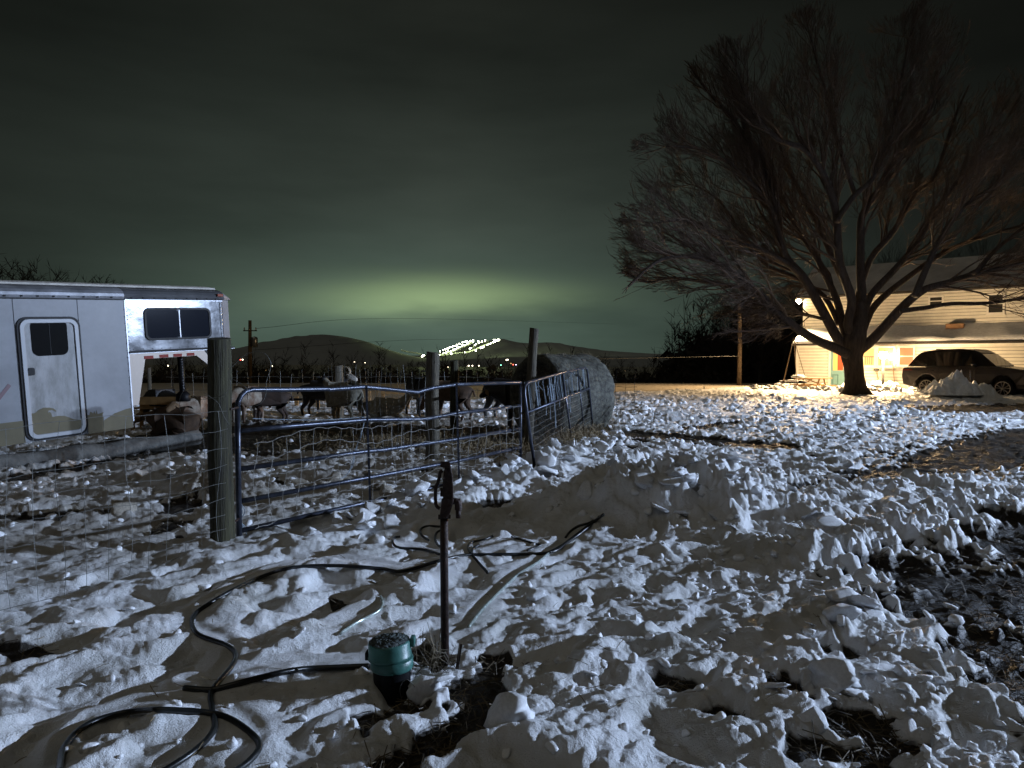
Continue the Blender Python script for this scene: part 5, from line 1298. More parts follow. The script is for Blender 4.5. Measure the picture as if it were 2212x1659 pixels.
# ---------------------------------------------------------------- hills
hillm = mat('snowy_wooded_hill', (0.34, 0.36, 0.37), 0.95, col2=(0.28, 0.30, 0.31), vscale=0.012, stretch=(1, 1, 1))
def hill(name, outline, d_, label, depth=900.0, m=None):
    xs = np.linspace(outline[0][0], outline[-1][0], 160); ys = np.interp(xs, [p[0] for p in outline], [p[1] for p in outline])
    k = np.exp(-np.linspace(-2.5, 2.5, 13) ** 2); k /= k.sum(); ys = np.convolve(np.pad(ys, 6, mode='edge'), k, 'valid')
    V_ = []; nr_ = 26
    for j in range(nr_):
        q = j / (nr_ - 1)                      # 0 near foot .. 1 behind
        prof_ = math.sin(min(1, q / 0.55) * math.pi / 2) ** 1.2 if q < 0.55 else math.cos((q - 0.55) / 0.45 * math.pi / 2)
        for i, (x_, y_) in enumerate(zip(xs, ys)):
            crest = dp(x_, y_, d_); yy = d_ + depth * (q - 0.55)
            rough_ = 0.018 * (crest.z + 20) * float(gn(np.array([i * 0.22]), np.array([j * 0.6]), 500)[0]) * (1 if q < 0.5 else 0.4)
            V_.append((crest.x, yy, -25 + (crest.z + 25 + rough_ * 3 * (prof_ < 0.98)) * prof_))
    n = 160; V_ = np.array(V_); idx = np.arange(nr_ * n).reshape(nr_, n)
    Q_ = np.stack([idx[:-1, :-1], idx[:-1, 1:], idx[1:, 1:], idx[1:, :-1]], -1).reshape(-1, 4)
    o = npmesh(name, V_, Q_, m or hillm, smooth=True); return tag(o, label, 'hill', kind='structure')
hill('left_hill', [(180, 782), (420, 770), (520, 755), (590, 737), (650, 727), (700, 722), (745, 727), (790, 737), (830, 753), (870, 765), (915, 774), (980, 784)], 2600, 'long rounded hill left of the ski lights')
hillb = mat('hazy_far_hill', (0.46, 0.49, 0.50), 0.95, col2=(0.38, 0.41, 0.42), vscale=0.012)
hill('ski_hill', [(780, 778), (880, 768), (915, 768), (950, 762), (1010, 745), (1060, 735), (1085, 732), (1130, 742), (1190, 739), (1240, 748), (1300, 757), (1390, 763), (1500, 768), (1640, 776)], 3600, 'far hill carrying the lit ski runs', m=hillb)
hill('low_hill', [(900, 781), (1000, 776), (1100, 771), (1200, 769), (1350, 770), (1480, 768), (1560, 768), (1700, 778)], 1900, 'low dark ridge below the ski lights')
# lit ski runs: strips of snow with their lamps
sk = lambda X_, Y_: (822.9 + .1488 * X_, 702.2 + .1488 * Y_)
snowrun = mat('groomed_snow', (0.85, 0.87, 0.85), 0.7)
def hillpt(px, py, d_): return dp(px, py, d_)
runs = [([sk(290, 360), sk(400, 385), sk(520, 400), sk(610, 430)], 10, 3050), ([sk(850, 432), sk(960, 400), sk(1080, 350), sk(1200, 300), sk(1290, 262), sk(1340, 240)], 22, 2950),
        ([sk(1240, 400), sk(1330, 365), sk(1450, 312), sk(1560, 268), sk(1640, 240), sk(1720, 212)], 13, 2950), ([sk(1290, 355), sk(1360, 300), sk(1430, 255), sk(1560, 225)], 6, 2950), ([sk(870, 440), sk(960, 425), sk(1080, 405), sk(1250, 390)], 7, 2950)]
for i, (pl, wd, d_) in enumerate(runs):
    top_ = [hillpt(x, y - wd * .07, d_ + 30) for x, y in pl]; bot_ = [hillpt(x, y + wd * .07, d_) for x, y in pl]; n = len(pl)
    mb = MB(); mb.add(top_ + bot_ + [p + Vector((0, 6, -3)) for p in top_ + bot_], [(j, j + 1, n + j + 1, n + j) for j in range(n - 1)] + [(2 * n + j, 3 * n + j, 3 * n + j + 1, 2 * n + j + 1) for j in range(n - 1)])
    o = mb.obj('ski_run', snowrun, None, kind='structure')
lampm = mat('ski_lamp_glow', (1, 1, 1), 0.5, emit=(0.95, 1.0, 0.72), es=26.0)
rowA = [(855, 385), (902, 365), (935, 352), (968, 338), (1000, 322), (1032, 318), (1068, 305), (1102, 288), (1142, 272), (1185, 250), (1222, 245), (1243, 235), (1258, 240), (1300, 232), (1340, 220)]
rowB = [(850, 432), (905, 410), (940, 400), (975, 378), (1015, 385), (1022, 415), (1052, 360), (1080, 350), (1108, 330), (1140, 318), (1180, 298), (1212, 290), (1250, 270), (1270, 262)]
rowC = [(1290, 340), (1308, 332), (1362, 290), (1382, 275), (1415, 238), (1425, 255), (1468, 240), (1513, 222), (1338, 240)]
rowD = [(1450, 332), (1470, 325), (1490, 314), (1545, 290), (1575, 275), (1595, 265), (1632, 250), (1660, 238), (1700, 212), (1715, 215), (1690, 230), (1640, 215), (1668, 212)]
rowE = [(612, 445), (598, 452), (630, 440), (1378, 372), (1215, 395)]
lmesh = None
import bmesh
bm = bmesh.new(); bmesh.ops.create_icosphere(bm, subdivisions=2, radius=1.0); lme = bpy.data.meshes.new('lamp_head'); bm.to_mesh(lme); bm.free(); lme.materials.append(lampm)
for row, lab in ((rowA, 'bright lamp in the upper row of ski slope lights'), (rowB, 'bright lamp in the lower left row of ski slope lights'), (rowC, 'bright lamp between the two long rows of ski slope lights'), (rowD, 'bright lamp on the far right rising ski run'), (rowE, 'bright lamp at the base of the ski hill')):
    for i, (x, y) in enumerate(row):
        p_ = hillpt(*sk(x, y), 2900); o = bpy.data.objects.new('ski_slope_lamp', lme); COL.objects.link(o); o.location = p_
        s_ = random.uniform(1.7, 2.9) * (1.6 if row is rowE and i < 2 else 1.0) * (1.25 if (x, y) in ((1102, 288), (1243, 235), (1700, 212), (1513, 222)) else 1); o.scale = (s_, s_, s_)
        tag(o, lab, 'lamp', lab.replace('bright lamp', 'lamps'))
for (x, y, e_) in ((560, 415, 5.0), (430, 385, 0.6), (610, 440, 8.0), (870, 410, 7.0), (960, 385, 5.0), (1060, 340, 5.0), (1160, 300, 5.0), (1260, 255, 5.0), (1330, 350, 4.0), (1450, 300, 5.0), (1560, 262, 5.0), (1660, 225, 6.0), (1400, 262, 3.0)):
    p_ = hillpt(*sk(x, y), 2900) + Vector((0, -5, 8)); warm_lamp('ski_slope_light', p_, e_ * 0.4e5, (0.80, 1.0, 0.42), 2.0)
# village lights in the valley
for (X_, Y_, d_, s_, colr, lab) in [(.0, 0, 0, 0, 0, None)]: pass
vl = [(1253 * .1488 + 822.9, 790.5, 'w'), (1275 * .1488 + 822.9, 790, 'w'), (1012.6, 790.5, 'w'), (1020.5, 790, 'w'), (1034.5, 790, 'w'), (967.5, 793, 'w'), (1082, 788.6, 'c'), (1108.5, 787.5, 'r'), (1114.5, 787.8, 'b'), (1094, 777.5, 'w'), (1097, 777, 'w'), (788.5, 783.5, 'w'), (588.5, 790.5, 'w'), (524.0, 777, 'w'), (519.5, 777, 'r'), (524, 802, 'y'), (1488.5, 763, 'w'), (1551, 802, 'w'), (1560, 801.5, 'w'), (1545, 800, 'y'), (363, 790, 'w'), (340, 812, 'y'), (1104, 785, 'y'), (766, 782, 'w'), (575, 800, 'y')]
vm = {'w': ('white', (1.0, 0.85, 0.6)), 'r': ('red', (1.0, 0.08, 0.05)), 'b': ('violet', (0.7, 0.6, 1.0)), 'c': ('green', (0.3, 1.0, 0.7)), 'y': ('dim yellow', (0.9, 0.55, 0.2))}
vmesh = {}
for k, (nm, cl_) in vm.items():
    mm_ = lme.copy(); mm_.materials.clear(); mm_.materials.append(mat('village_lamp_' + nm.replace(' ', '_'), (1, 1, 1), 0.5, emit=cl_, es=9.0 if k != 'y' else 2.0)); vmesh[k] = mm_
for (x, y, k) in vl:
    o = bpy.data.objects.new('village_lamp', vmesh[k]); COL.objects.link(o)
    d_ = 95 if (x > 1480 or x < 600) else 98; o.location = dp(x, y, d_); s_ = random.uniform(0.045, 0.085); o.scale = (s_,) * 3
    side_ = 'left below the big hill' if x < 900 else ('right of the hay bale' if x > 1400 else 'in the middle under the ski hill')
    tag(o, 'tiny %s light in the dark valley woods, %s' % (vm[k][0], side_), 'lamp', 'village lights %s, %s' % (vm[k][0], side_))

# ---------------------------------------------------------------- farmhouse
HA = Vector(((1720 - PCX) / F * 39.5, 39.5, -0.12)); HB = Vector(((2212 - PCX) / F * 33.0, 33.0, -0.12))
hu = (HB - HA).normalized(); hn = Vector((hu.y, -hu.x, 0))
if hn.y > 0: hn = -hn                               # outward, towards the camera
def HF(s_, z_, o_=0.0): return HA + hu * s_ + hn * o_ + Vector((0, 0, z_))
def hx_(px, py, off=0.0):
    p_ = pp(px, py, HA + hn * off, hn) - HA; return (p_.dot(hu), p_.z)
c4 = lambda X_, Y_, off=0.0: hx_(1645.7 + .256 * X_, 576 + .256 * Y_, off)
M['gap_shade'] = mat('siding_gap_shade', (0.05, 0.045, 0.04), 0.8)  # dark wall backing paints the shadow lines between the clapboards
house = empty('farmhouse', HA, 'white clapboard two storey farmhouse with a lean-to along the front, lit by its own lamps', 'house')
SL = 19.0; UO = -2.2
LE = 2.36 + 0.12; UE = c4(350, 262, UO)[1]; us0 = c4(352, 400, UO)[0]
ubz = 3.35
def siding(s0_, s1_, z0_, z1_, off, name='siding', pitch=0.165, end=False):
    mb = MB(); z_ = z0_
    while z_ < z1_ - 0.01:
        zt = min(z_ + pitch, z1_)
        zu = zt - 0.020; a = [HF(s0_, z_, off + 0.058), HF(s1_, z_, off + 0.058), HF(s1_, zu, off + 0.050), HF(s0_, zu, off + 0.050), HF(s1_, z_, off), HF(s0_, z_, off), HF(s1_, zu, off), HF(s0_, zu, off)]
        mb.add(a, [(0, 1, 2, 3), (5, 4, 1, 0), (3, 2, 6, 7)]); z_ = zt
    return mb.obj(name, M['siding'], house)
MB().fbox(HF, 0, SL, -0.3, LE, -0.4, -0.001).obj('lower_wall', M['gap_shade'], house)
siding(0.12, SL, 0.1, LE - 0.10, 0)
MB().fbox(HF, us0, SL, 2.6, UE, UO - 5.5, UO - 0.001).obj('upper_wall', M['gap_shade'], house)
MB().fbox(HF, 0, SL, -0.3, 2.6, UO - 5.5, -0.41).obj('inner_wall', M['siding'], house)
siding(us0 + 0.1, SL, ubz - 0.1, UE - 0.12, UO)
MB().fbox(HF, -0.01, 0.12, -0.2, LE - 0.1, -0.02, 0.06).obj('corner_board', M['trimw'], house)
MB().fbox(HF, us0 - 0.01, us0 + 0.12, ubz - 0.15, UE - 0.1, UO - 0.05, UO + 0.06).obj('corner_board', M['trimw'], house)
MB().fbox(HF, 0, SL, LE - 0.12, LE - 0.005, 0.0, 0.06).obj('frieze_board', M['trimw'], house)
MB().fbox(HF, us0, SL, UE - 0.13, UE - 0.005, UO, UO + 0.06).obj('frieze_board', M['trimw'], house)
MB().fbox(HF, 0, SL, -0.22, 0.09, 0.0, 0.02).obj('foundation', M['greywood'], house)
roofm = mat('snow_covered_roof', (0.62, 0.61, 0.58), 0.7, col2=(0.40, 0.39, 0.37), vscale=0.9, bump=0.3, bscale=3)
def slab(a, b_, c__, d__, th, name, m):
    n_ = (b_ - a).cross(d__ - a).normalized(); n_ = n_ if n_.z > 0 else -n_
    mb = MB(); mb.add([a, b_, c__, d__, a - n_ * th, b_ - n_ * th, c__ - n_ * th, d__ - n_ * th], [(0, 1, 2, 3), (7, 6, 5, 4), (0, 4, 5, 1), (1, 5, 6, 2), (2, 6, 7, 3), (3, 7, 4, 0)]); return mb.obj(name, m, house)
slab(HF(-0.2, LE, 0.30), HF(SL, LE, 0.30), HF(SL, ubz, UO + 0.01), HF(-0.2, ubz, UO + 0.01), 0.07, 'lean_to_roof', M['darkwood'])
mbp = MB()
nseg = 46; rows_ = 8; vs = []
for j in range(rows_ + 1):
    for i in range(nseg + 1):
        s_ = -0.15 + (SL + 0.1) * i / nseg; q = j / rows_
        hgt = 0.13 + 0.04 * math.sin(s_ * 1.3 + q * 3) + 0.02 * math.sin(s_ * 4.1)
        if j == 0: hgt = 0.0
        if j == 1: q = 0.012; hgt *= 0.95
        z_ = LE + 0.003 + (ubz - LE) * q + hgt; o_ = 0.27 + (UO + 0.02 - 0.27) * q + (0.03 * math.sin(s_ * 3.1) if j <= 1 else 0)
        vs.append(HF(s_, z_, o_))
mbp.add(vs, [(j * (nseg + 1) + i, j * (nseg + 1) + i + 1, (j + 1) * (nseg + 1) + i + 1, (j + 1) * (nseg + 1) + i) for j in range(rows_) for i in range(nseg)])
mbp.obj('roof_snow', M['snow'], house, smooth=True)
RZ = UE + 1.9
slab(HF(us0 - 0.35, UE - 0.02, UO + 0.4), HF(SL, UE - 0.02, UO + 0.4), HF(SL, RZ, UO - 2.8), HF(us0 - 0.35, RZ, UO - 2.8), 0.09, 'upper_roof', M['darkwood'])
slab(HF(us0 - 0.33, UE + 0.05, UO + 0.36), HF(SL, UE + 0.05, UO + 0.36), HF(SL, RZ + 0.08, UO - 2.78), HF(us0 - 0.33, RZ + 0.08, UO - 2.78), 0.06, 'roof_snow', roofm)
slab(HF(SL, UE, UO - 6.0), HF(us0 - 0.35, UE, UO - 6.0), HF(us0 - 0.35, RZ, UO - 2.82), HF(SL, RZ, UO - 2.82), 0.09, 'upper_roof', M['darkwood'])
MB().prism([(UO - 0.02, UE - 0.01), (UO - 5.5, UE - 0.01), (UO - 2.8, RZ - 0.1)], lambda a, b_, c__: HF(us0 + c__, b_, a), 0.0, 0.1).obj('gable', M['siding'], house)
MB().prism([(0.0, LE - 0.09), (UO, LE - 0.09), (UO, ubz - 0.09)], lambda a, b_, c__: HF(c__, b_, a), 0.0, 0.08).obj('lean_to_gable', M['siding'], house)
MB().tube([HF(-0.1, LE + 0.01, 0.36), HF(SL, LE + 0.01, 0.36)], 0.055, 8).obj('gutter', M['darkwood'], house)
MB().tube([HF(us0 - 0.3, UE - 0.02, UO + 0.45), HF(SL, UE - 0.02, UO + 0.45)], 0.05, 8).obj('gutter', M['darkwood'], house)
a, za = c4(1548, 520, -1.5); b_, zb = c4(1705, 480, -1.5)
MB().fbox(HF, a, b_, za - 0.1, zb + 0.02, -2.0, -1.5).obj('roof_vent', mat('rusty_box', (0.22, 0.12, 0.06), 0.8, var=0.3, vscale=4), house, bevel=0.03)
def emis(name, col, e_, **k_): return mat(name, tuple(c__ * 0.5 for c__ in col), 0.5, emit=col, es=e_, **k_)
def window(X0, Y0, X1, Y1, off, m, curt=None, name='window', vert=False):
    s0_, z1_ = c4(X0, Y0, off); s1_, z0_ = c4(X1, Y1, off); f_ = 0.09
    fr_ = MB().ring([(s0_ - f_, z0_ - f_), (s1_ + f_, z0_ - f_), (s1_ + f_, z1_ + f_), (s0_ - f_, z1_ + f_)], [(s0_, z0_), (s1_, z0_), (s1_, z1_), (s0_, z1_)], HF, off + 0.0, off + 0.095).obj(name, M['trimw'], house)
    MB().fbox(HF, s0_ + 0.001, s1_ - 0.001, z0_ + 0.001, z1_ - 0.001, off + 0.001, off + 0.070).obj('pane', m, fr_, off=HA)
    zm = (z0_ + z1_) / 2; MB().fbox(HF, s0_ + 0.001, s1_ - 0.001, zm - 0.022, zm + 0.022, off + 0.0705, off + 0.084).obj('sash_bar', M['trimw'] if not vert else M['greywood'], fr_, off=HA)
    MB().fbox(HF, s0_ - 0.12, s1_ + 0.12, z0_ - f_ - 0.045, z0_ - f_ - 0.002, off + 0.0, off + 0.12).obj('sill', M['trimw'], fr_, off=HA)
    if vert:
        for q in (0.2, 0.4, 0.6, 0.8):
            sv = s0_ + (s1_ - s0_) * q; MB().fbox(HF, sv - 0.012, sv + 0.012, z0_ + 0.03, zm - 0.03, off + 0.0705, off + 0.078).obj('slat', M['greywood'], fr_, off=HA)
yel = emis('lit_curtain', (1.0, 0.66, 0.22), 0.75); pnk = emis('pink_lit_blind', (0.9, 0.26, 0.12), 0.34)
dkw = mat('unlit_window', (0.03, 0.03, 0.028), 0.15)
window(530, 315, 640, 445, UO, yel)
window(1422, 262, 1520, 320, UO, dkw); window(1918, 243, 2032, 385, UO, dkw)
window(862, 690, 948, 832, 0, emis('warm_lit_window', (1.0, 0.62, 0.24), 0.5), vert=True); window(985, 685, 1112, 834, 0, emis('warm_lit_window_pale', (1.0, 0.62, 0.26), 0.4), vert=True); window(1168, 685, 1278, 828, 0, pnk)
# teal door
s0_, z1_ = c4(585, 700); s1_, z0_ = c4(715, 1022)
dteal = mat('teal_door_paint', (0.16, 0.30, 0.30), 0.5, var=0.08)
drr = MB().fbox(HF, s0_, s1_, z0_, z1_, 0.0, 0.07).obj('door', dteal, house)
zz0 = c4(600, 875)[1]; a, _ = c4(605, 800); b_, _ = c4(690, 800)
MB().fbox(HF, a, b_, zz0, z1_ - 0.15, 0.071, 0.076).obj('door_window', emis('lit_door_window', (1.0, 0.55, 0.15), 0.8), drr, off=HA)
MB().fbox(HF, b_ - 0.28, b_, zz0 + 0.01, z1_ - 0.16, 0.0765, 0.082).obj('red_curtain', emis('red_curtain', (0.9, 0.12, 0.04), 0.25), drr, off=HA)
a, zt_ = c4(600, 908); b_, zb_ = c4(648, 1000)
MB().ring([(a, zb_), (b_, zb_), (b_, zt_), (a, zt_)], [(a + .05, zb_ + .05), (b_ - .05, zb_ + .05), (b_ - .05, zt_ - .05), (a + .05, zt_ - .05)], HF, 0.071, 0.085).obj('door_panel', mat('teal_trim', (0.08, 0.17, 0.17), 0.5), drr, off=HA)
MB().fbox(HF, s0_ - 0.12, s0_ - 0.002, z0_, z1_ + 0.1, 0.0, 0.08).obj('door_casing', M['trimw'], house)
# corner lamp, wall lamp, post lamp
wl = (1.0, 0.68, 0.36)
p_ = HF(us0 - 0.18, 0, UO + 0.35); p_.z = dp(1727, 652, p_.y).z
lampc = emis('glowing_bulb', (1.0, 0.72, 0.36), 60.0)
cl_ = empty('corner_lamp', p_, 'blazing yellow security lamp at the upper left corner of the farmhouse', 'lamp')
MB().box(p_ + Vector((0.16, 0.14, 0.12)), (0.30, 0.2, 0.08)).obj('bracket', M['greywood'], cl_)
MB().lathe([(0.01, -0.13), (0.08, -0.10), (0.17, 0.0), (0.14, 0.11), (0.02, 0.16)], 16, p_).obj('bulb', lampc, cl_, smooth=True)
cs_ = bpy.data.lights.new('corner_lamp_light', 'SPOT'); cs_.energy = 12000.0; cs_.color = wl; cs_.shadow_soft_size = 0.1; cs_.spot_size = math.radians(172); cs_.spot_blend = 1.0
cso = bpy.data.objects.new('corner_lamp_light', cs_); COL.objects.link(cso); cso.location = p_ + hn * 0.42 - hu * 0.05 + Vector((0, 0, -0.10)); cso.rotation_euler = Vector((-0.66, -0.5, -0.42)).to_track_quat('-Z', 'Y').to_euler()
s_, z_ = c4(1025, 745, 2.2); lp = HF(s_, z_, 2.2)
pl_ = empty('lamp_post', Vector((lp.x, lp.y, -0.1)), 'dark post with a blazing lantern in front of the farmhouse windows', 'lamp post')
MB().tube([Vector((lp.x, lp.y, -0.3)), Vector((lp.x, lp.y, lp.z - 0.16))], 0.06, 10).obj('post', M['darkwood'], pl_, smooth=True)
MB().lathe([(0.05, -0.20), (0.14, -0.15), (0.20, 0.0), (0.15, 0.15)], 14, lp).obj('lantern', lampc, pl_, smooth=True)
MB().lathe([(0.19, 0.152), (0.05, 0.22), (0.01, 0.22)], 14, lp).obj('cap', M['darkwood'], pl_, smooth=True)
warm_lamp('lamp_post_light', lp + hn * 0.05 + Vector((0, 0, 0.02)), 2900.0, wl, 0.14).location = lp + hn * 0.3
s_, z_ = c4(1090, 762, 0.1); wp = HF(s_, z_, 0.14)
wlm = empty('wall_lamp', wp, 'second glowing lamp on the farmhouse wall, above the long handled shovel', 'lamp')
MB().lathe([(0.02, -0.15), (0.11, -0.10), (0.14, 0.02), (0.07, 0.12)], 14, wp).obj('bulb', lampc, wlm, smooth=True)
MB().box(wp - hn * 0.10 + Vector((0, 0, 0.08)), (0.1, 0.1, 0.1)).obj('bracket', M['greywood'], wlm)
warm_lamp('wall_lamp_light', wp + hn * 0.25, 90.0, wl, 0.1)
# shovels leaning on the wall
def shov(X0, Y0, X1, Y1, label, dgrip):
    a, za = c4(X0, Y0, 0.25); b_, zb = c4(X1, Y1, 0.7); top = HF(a, za, 0.25); bot = HF(b_, zb, 0.7)
    rt = empty('shovel', bot, label, 'shovel'); dirv = (top - bot).normalized()
    MB().tube([bot, top], 0.022, 8).obj('handle', M['plank'], rt, smooth=True)
    if dgrip:
        MB().tube(dens([top, top + hu * 0.09 + dirv * 0.06, top + hu * 0.10 + dirv * 0.17, top - hu * 0.10 + dirv * 0.17, top - hu * 0.09 + dirv * 0.06, top], 4), 0.017, 6).obj('grip', M['black'], rt, smooth=True)
    MB().add([bot + hu * q + dirv * w_ + hn * (0.03 * abs(q) * 4 + t_) for t_ in (0, 0.006) for q, w_ in ((-0.14, 0.0), (0.14, 0.0), (0.14, -0.32), (0, -0.38), (-0.14, -0.32))], [(0, 1, 2, 3, 4), (9, 8, 7, 6, 5)] + [(i, 5 + i, 5 + (i + 1) % 5, (i + 1) % 5) for i in range(5)]).obj('blade', M['galvb'], rt)
shov(970, 885, 988, 968, 'snow shovel with a D grip standing left of the lamp post', True)
shov(1103, 800, 1120, 975, 'long handled shovel leaning on the wall right of the lamp post', False)
# heaps of shovelled snow along the house
mtw = MB()
for i in range(150):
    s_ = random.uniform(-2.0, 7.0); o_ = random.uniform(1.0, 6.5); q = HF(s_ + 1.5, 0, o_); z_ = gz(q.x, q.y)
    hgt = 0.30 * math.exp(-((s_ - 4.0) / 2.2) ** 2) * math.exp(-((o_ - 1.8) / 0.9) ** 2)
    ob = bpy.data.objects.new('snow_lump', random.choice(meshes_chunk[3:])); COL.objects.link(ob); r_ = random.uniform(0.08, 0.22); ob.location = (q.x, q.y, z_ + hgt + r_ * 0.2); ob.scale = (r_, r_, r_ * 0.8); ob.rotation_euler = (random.uniform(-1, 1), random.uniform(-1, 1), random.uniform(0, 6))
    tag(ob, 'shovelled snow lump between the maple, the lamp post and the farmhouse wall', 'snow lump', 'shovelled snow lumps by the farmhouse')

# ---------------------------------------------------------------- picnic table and swing
pd = 36.0
def c4d(X_, Y_, d_): return dp(1645.7 + .256 * X_, 576 + .256 * Y_, d_)
pc = c4d(430, 940, pd); pt = empty('picnic_table', (pc.x, pd, 0), 'brown wooden picnic table with snow on it, left of the teal door', 'picnic table')
xl, xr = c4d(290, 940, pd).x, c4d(568, 940, pd).x; zt_ = c4d(400, 940, pd).z; zbn = c4d(400, 998, pd).z; gzz = gz(pc.x, pd)
for i in range(5): MB().box(((xl + xr) / 2, pd - 0.3 + i * 0.15, zt_), (xr - xl, 0.135, 0.045)).obj('plank', M['plank'], pt)
for yo in (-0.72, 0.72): MB().box(((xl + xr) / 2, pd + yo, zbn), (xr - xl, 0.24, 0.045)).obj('bench', M['plank'], pt)
for xx in (xl + 0.25, xr - 0.38):
    for s_ in (-1, 1): MB().tube([Vector((xx, pd + 0.25 * s_, zt_ - 0.03)), Vector((xx, pd + 0.62 * s_, gzz))], 0.045, 4).obj('leg', M['plank'], pt)
    MB().box((xx + 0.06, pd, zbn - 0.05), (0.05, 1.6, 0.09)).obj('bench_bearer', M['plank'], pt)
MB().tube([Vector((xl + 0.3, pd, zbn)), Vector(((xl + xr) / 2, pd, zt_ - 0.03))], 0.03, 4).obj('brace', M['plank'], pt); MB().tube([Vector((xr - 0.4, pd, zbn)), Vector(((xl + xr) / 2 - .3, pd, zt_ - 0.03))], 0.03, 4).obj('brace', M['plank'], pt)
sd_ = 31.5; scn = c4d(265, 972, sd_); sw = empty('saucer_swing', scn, 'round saucer swing with snow on it hanging on ropes from the lowest left limb', 'swing')
R_s = (372 - 160) / 2 * 0.256 * sd_ / F
MB().tube([scn + Vector((R_s * math.cos(t_), R_s * math.sin(t_), 0.02 * math.sin(t_))) for t_ in np.linspace(0, 2 * math.pi, 33)], 0.035, 8).obj('rim', M['black'], sw, smooth=True)
mb = MB()
for k_ in range(-5, 6):
    q = k_ / 6 * R_s; h_ = math.sqrt(max(0, R_s ** 2 - q ** 2)); mb.tube([scn + Vector((q, -h_, 0)), scn + Vector((q, 0, -0.05)), scn + Vector((q, h_, 0))], 0.014, 5); mb.tube([scn + Vector((-h_, q, 0)), scn + Vector((0, q, -0.05)), scn + Vector((h_, q, 0))], 0.014, 5)
mb.obj('net', M['black'], sw)
hang = c4d(268, 600, 29.0)
for (a, b_) in ((-0.9, -0.4), (0.9, -0.4), (-0.5, 0.8), (0.6, 0.8)): MB().tube([hang, scn + Vector((R_s * a, R_s * b_, 0)) * 1.0], 0.013, 5).obj('rope', M['plank'], sw)
MB().lathe([(0.3, 0), (0.28, 0.06), (0.15, 0.11), (0.02, 0.12)], 14, scn + Vector((-0.05, 0.1, -0.02))).obj('snow_cap', M['snow'], sw, smooth=True)
ob = MB().lathe([(0.34, 0), (0.36, 0.05), (0.24, 0.14), (0.02, 0.16)], 14, (xl + 0.1, pd - 0.05, zt_ + 0.02)).obj('snow_cap', M['snow'], pt, smooth=True)

# ---------------------------------------------------------------- the parked SUV
wr_ = Vector(((2001 - PCX) / F * 31.4, 31.4, 0)); wf_ = Vector(((2166 - PCX) / F * 29.0, 29.0, 0)); cu = (wf_ - wr_).normalized(); WB = (wf_ - wr_).length
cz = -0.06; csd = Vector((0, 0, 1)).cross(cu); 
if csd.y < 0: csd = -csd                            # away from the camera
kx = WB / 3.0
def CF(x, z, w_=0.0): return wr_ + cu * (x * kx) + csd * w_ + Vector((0, 0, cz + z * 1.13))
car = empty('parked_car', wr_ + Vector((0, 0, cz)), 'dark grey muddy SUV parked in front of the farmhouse behind a snow heap', 'car')
paint = mat('muddy_grey_paint', (0.032, 0.030, 0.032), 0.36, metal=0.3, col2=(0.058, 0.050, 0.045), vscale=1.8, bump=0.05)
blackp = mat('gloss_black_trim', (0.008, 0.008, 0.009), 0.15)
cglass = mat('car_window_glass', (0.010, 0.011, 0.011), 0.05, coat=0.5)
def arch(cx_, r_, n=10): return [(cx_ + r_ * math.cos(math.pi * (1 - i / n)), 0.36 + r_ * math.sin(math.pi * (1 - i / n))) for i in range(n + 1)]
low_ = [(-1.03, 0.42), (-0.62, 0.32)] + [(-0.47, 0.34)] + arch(0, 0.47)[1:-1] + [(0.47, 0.34), (0.6, 0.27), (2.4, 0.27), (2.53, 0.34)] + arch(3.0, 0.47)[1:-1] + [(3.47, 0.34), (3.8, 0.34), (3.93, 0.5), (3.95, 0.78), (3.86, 0.98), (3.4, 1.07), (2.6, 1.13), (2.35, 1.15), (1.2, 1.13), (0.0, 1.13), (-0.9, 1.12), (-1.06, 1.05), (-1.09, 0.75)]
HWc = 1.02
mb = MB(); n = len(low_)
def inset(z): return 0.0 + 0.05 * max(0, (z - 0.85) / 0.3) ** 1.5 + 0.05 * max(0, (0.5 - z) / 0.25)
vs = [CF(x, z, inset(z)) for x, z in low_] + [CF(x, z, 2 * HWc - inset(z)) for x, z in low_]
mb.add(vs, [tuple(range(n - 1, -1, -1)), tuple(range(n, 2 * n))] + [(i, (i + 1) % n, n + (i + 1) % n, n + i) for i in range(n)])
body = mb.obj('body', paint, car, bevel=0.05)
roofp = [(-0.86, 1.135), (-0.55, 1.52), (-0.36, 1.68), (-0.1, 1.73), (0.4, 1.78), (1.2, 1.80), (1.75, 1.76), (2.1, 1.62), (2.75, 1.135)]
def gin(z): return 0.045 + 0.26 * max(0, (z - 1.13) / 0.67) ** 1.1
def cabin(pts, extra, ws=0.0): return [CF(x, z, gin(z) + extra) for x, z in pts], [CF(x, z, 2 * HWc - gin(z) - extra) for x, z in pts]
a, b_ = cabin(roofp, 0); n = len(roofp)
MB().add(a + b_, [tuple(range(n - 1, -1, -1)), tuple(range(n, 2 * n))] + [(i, (i + 1) % n, n + (i + 1) % n, n + i) for i in range(n)]).obj('cabin', blackp, car, bevel=0.03)
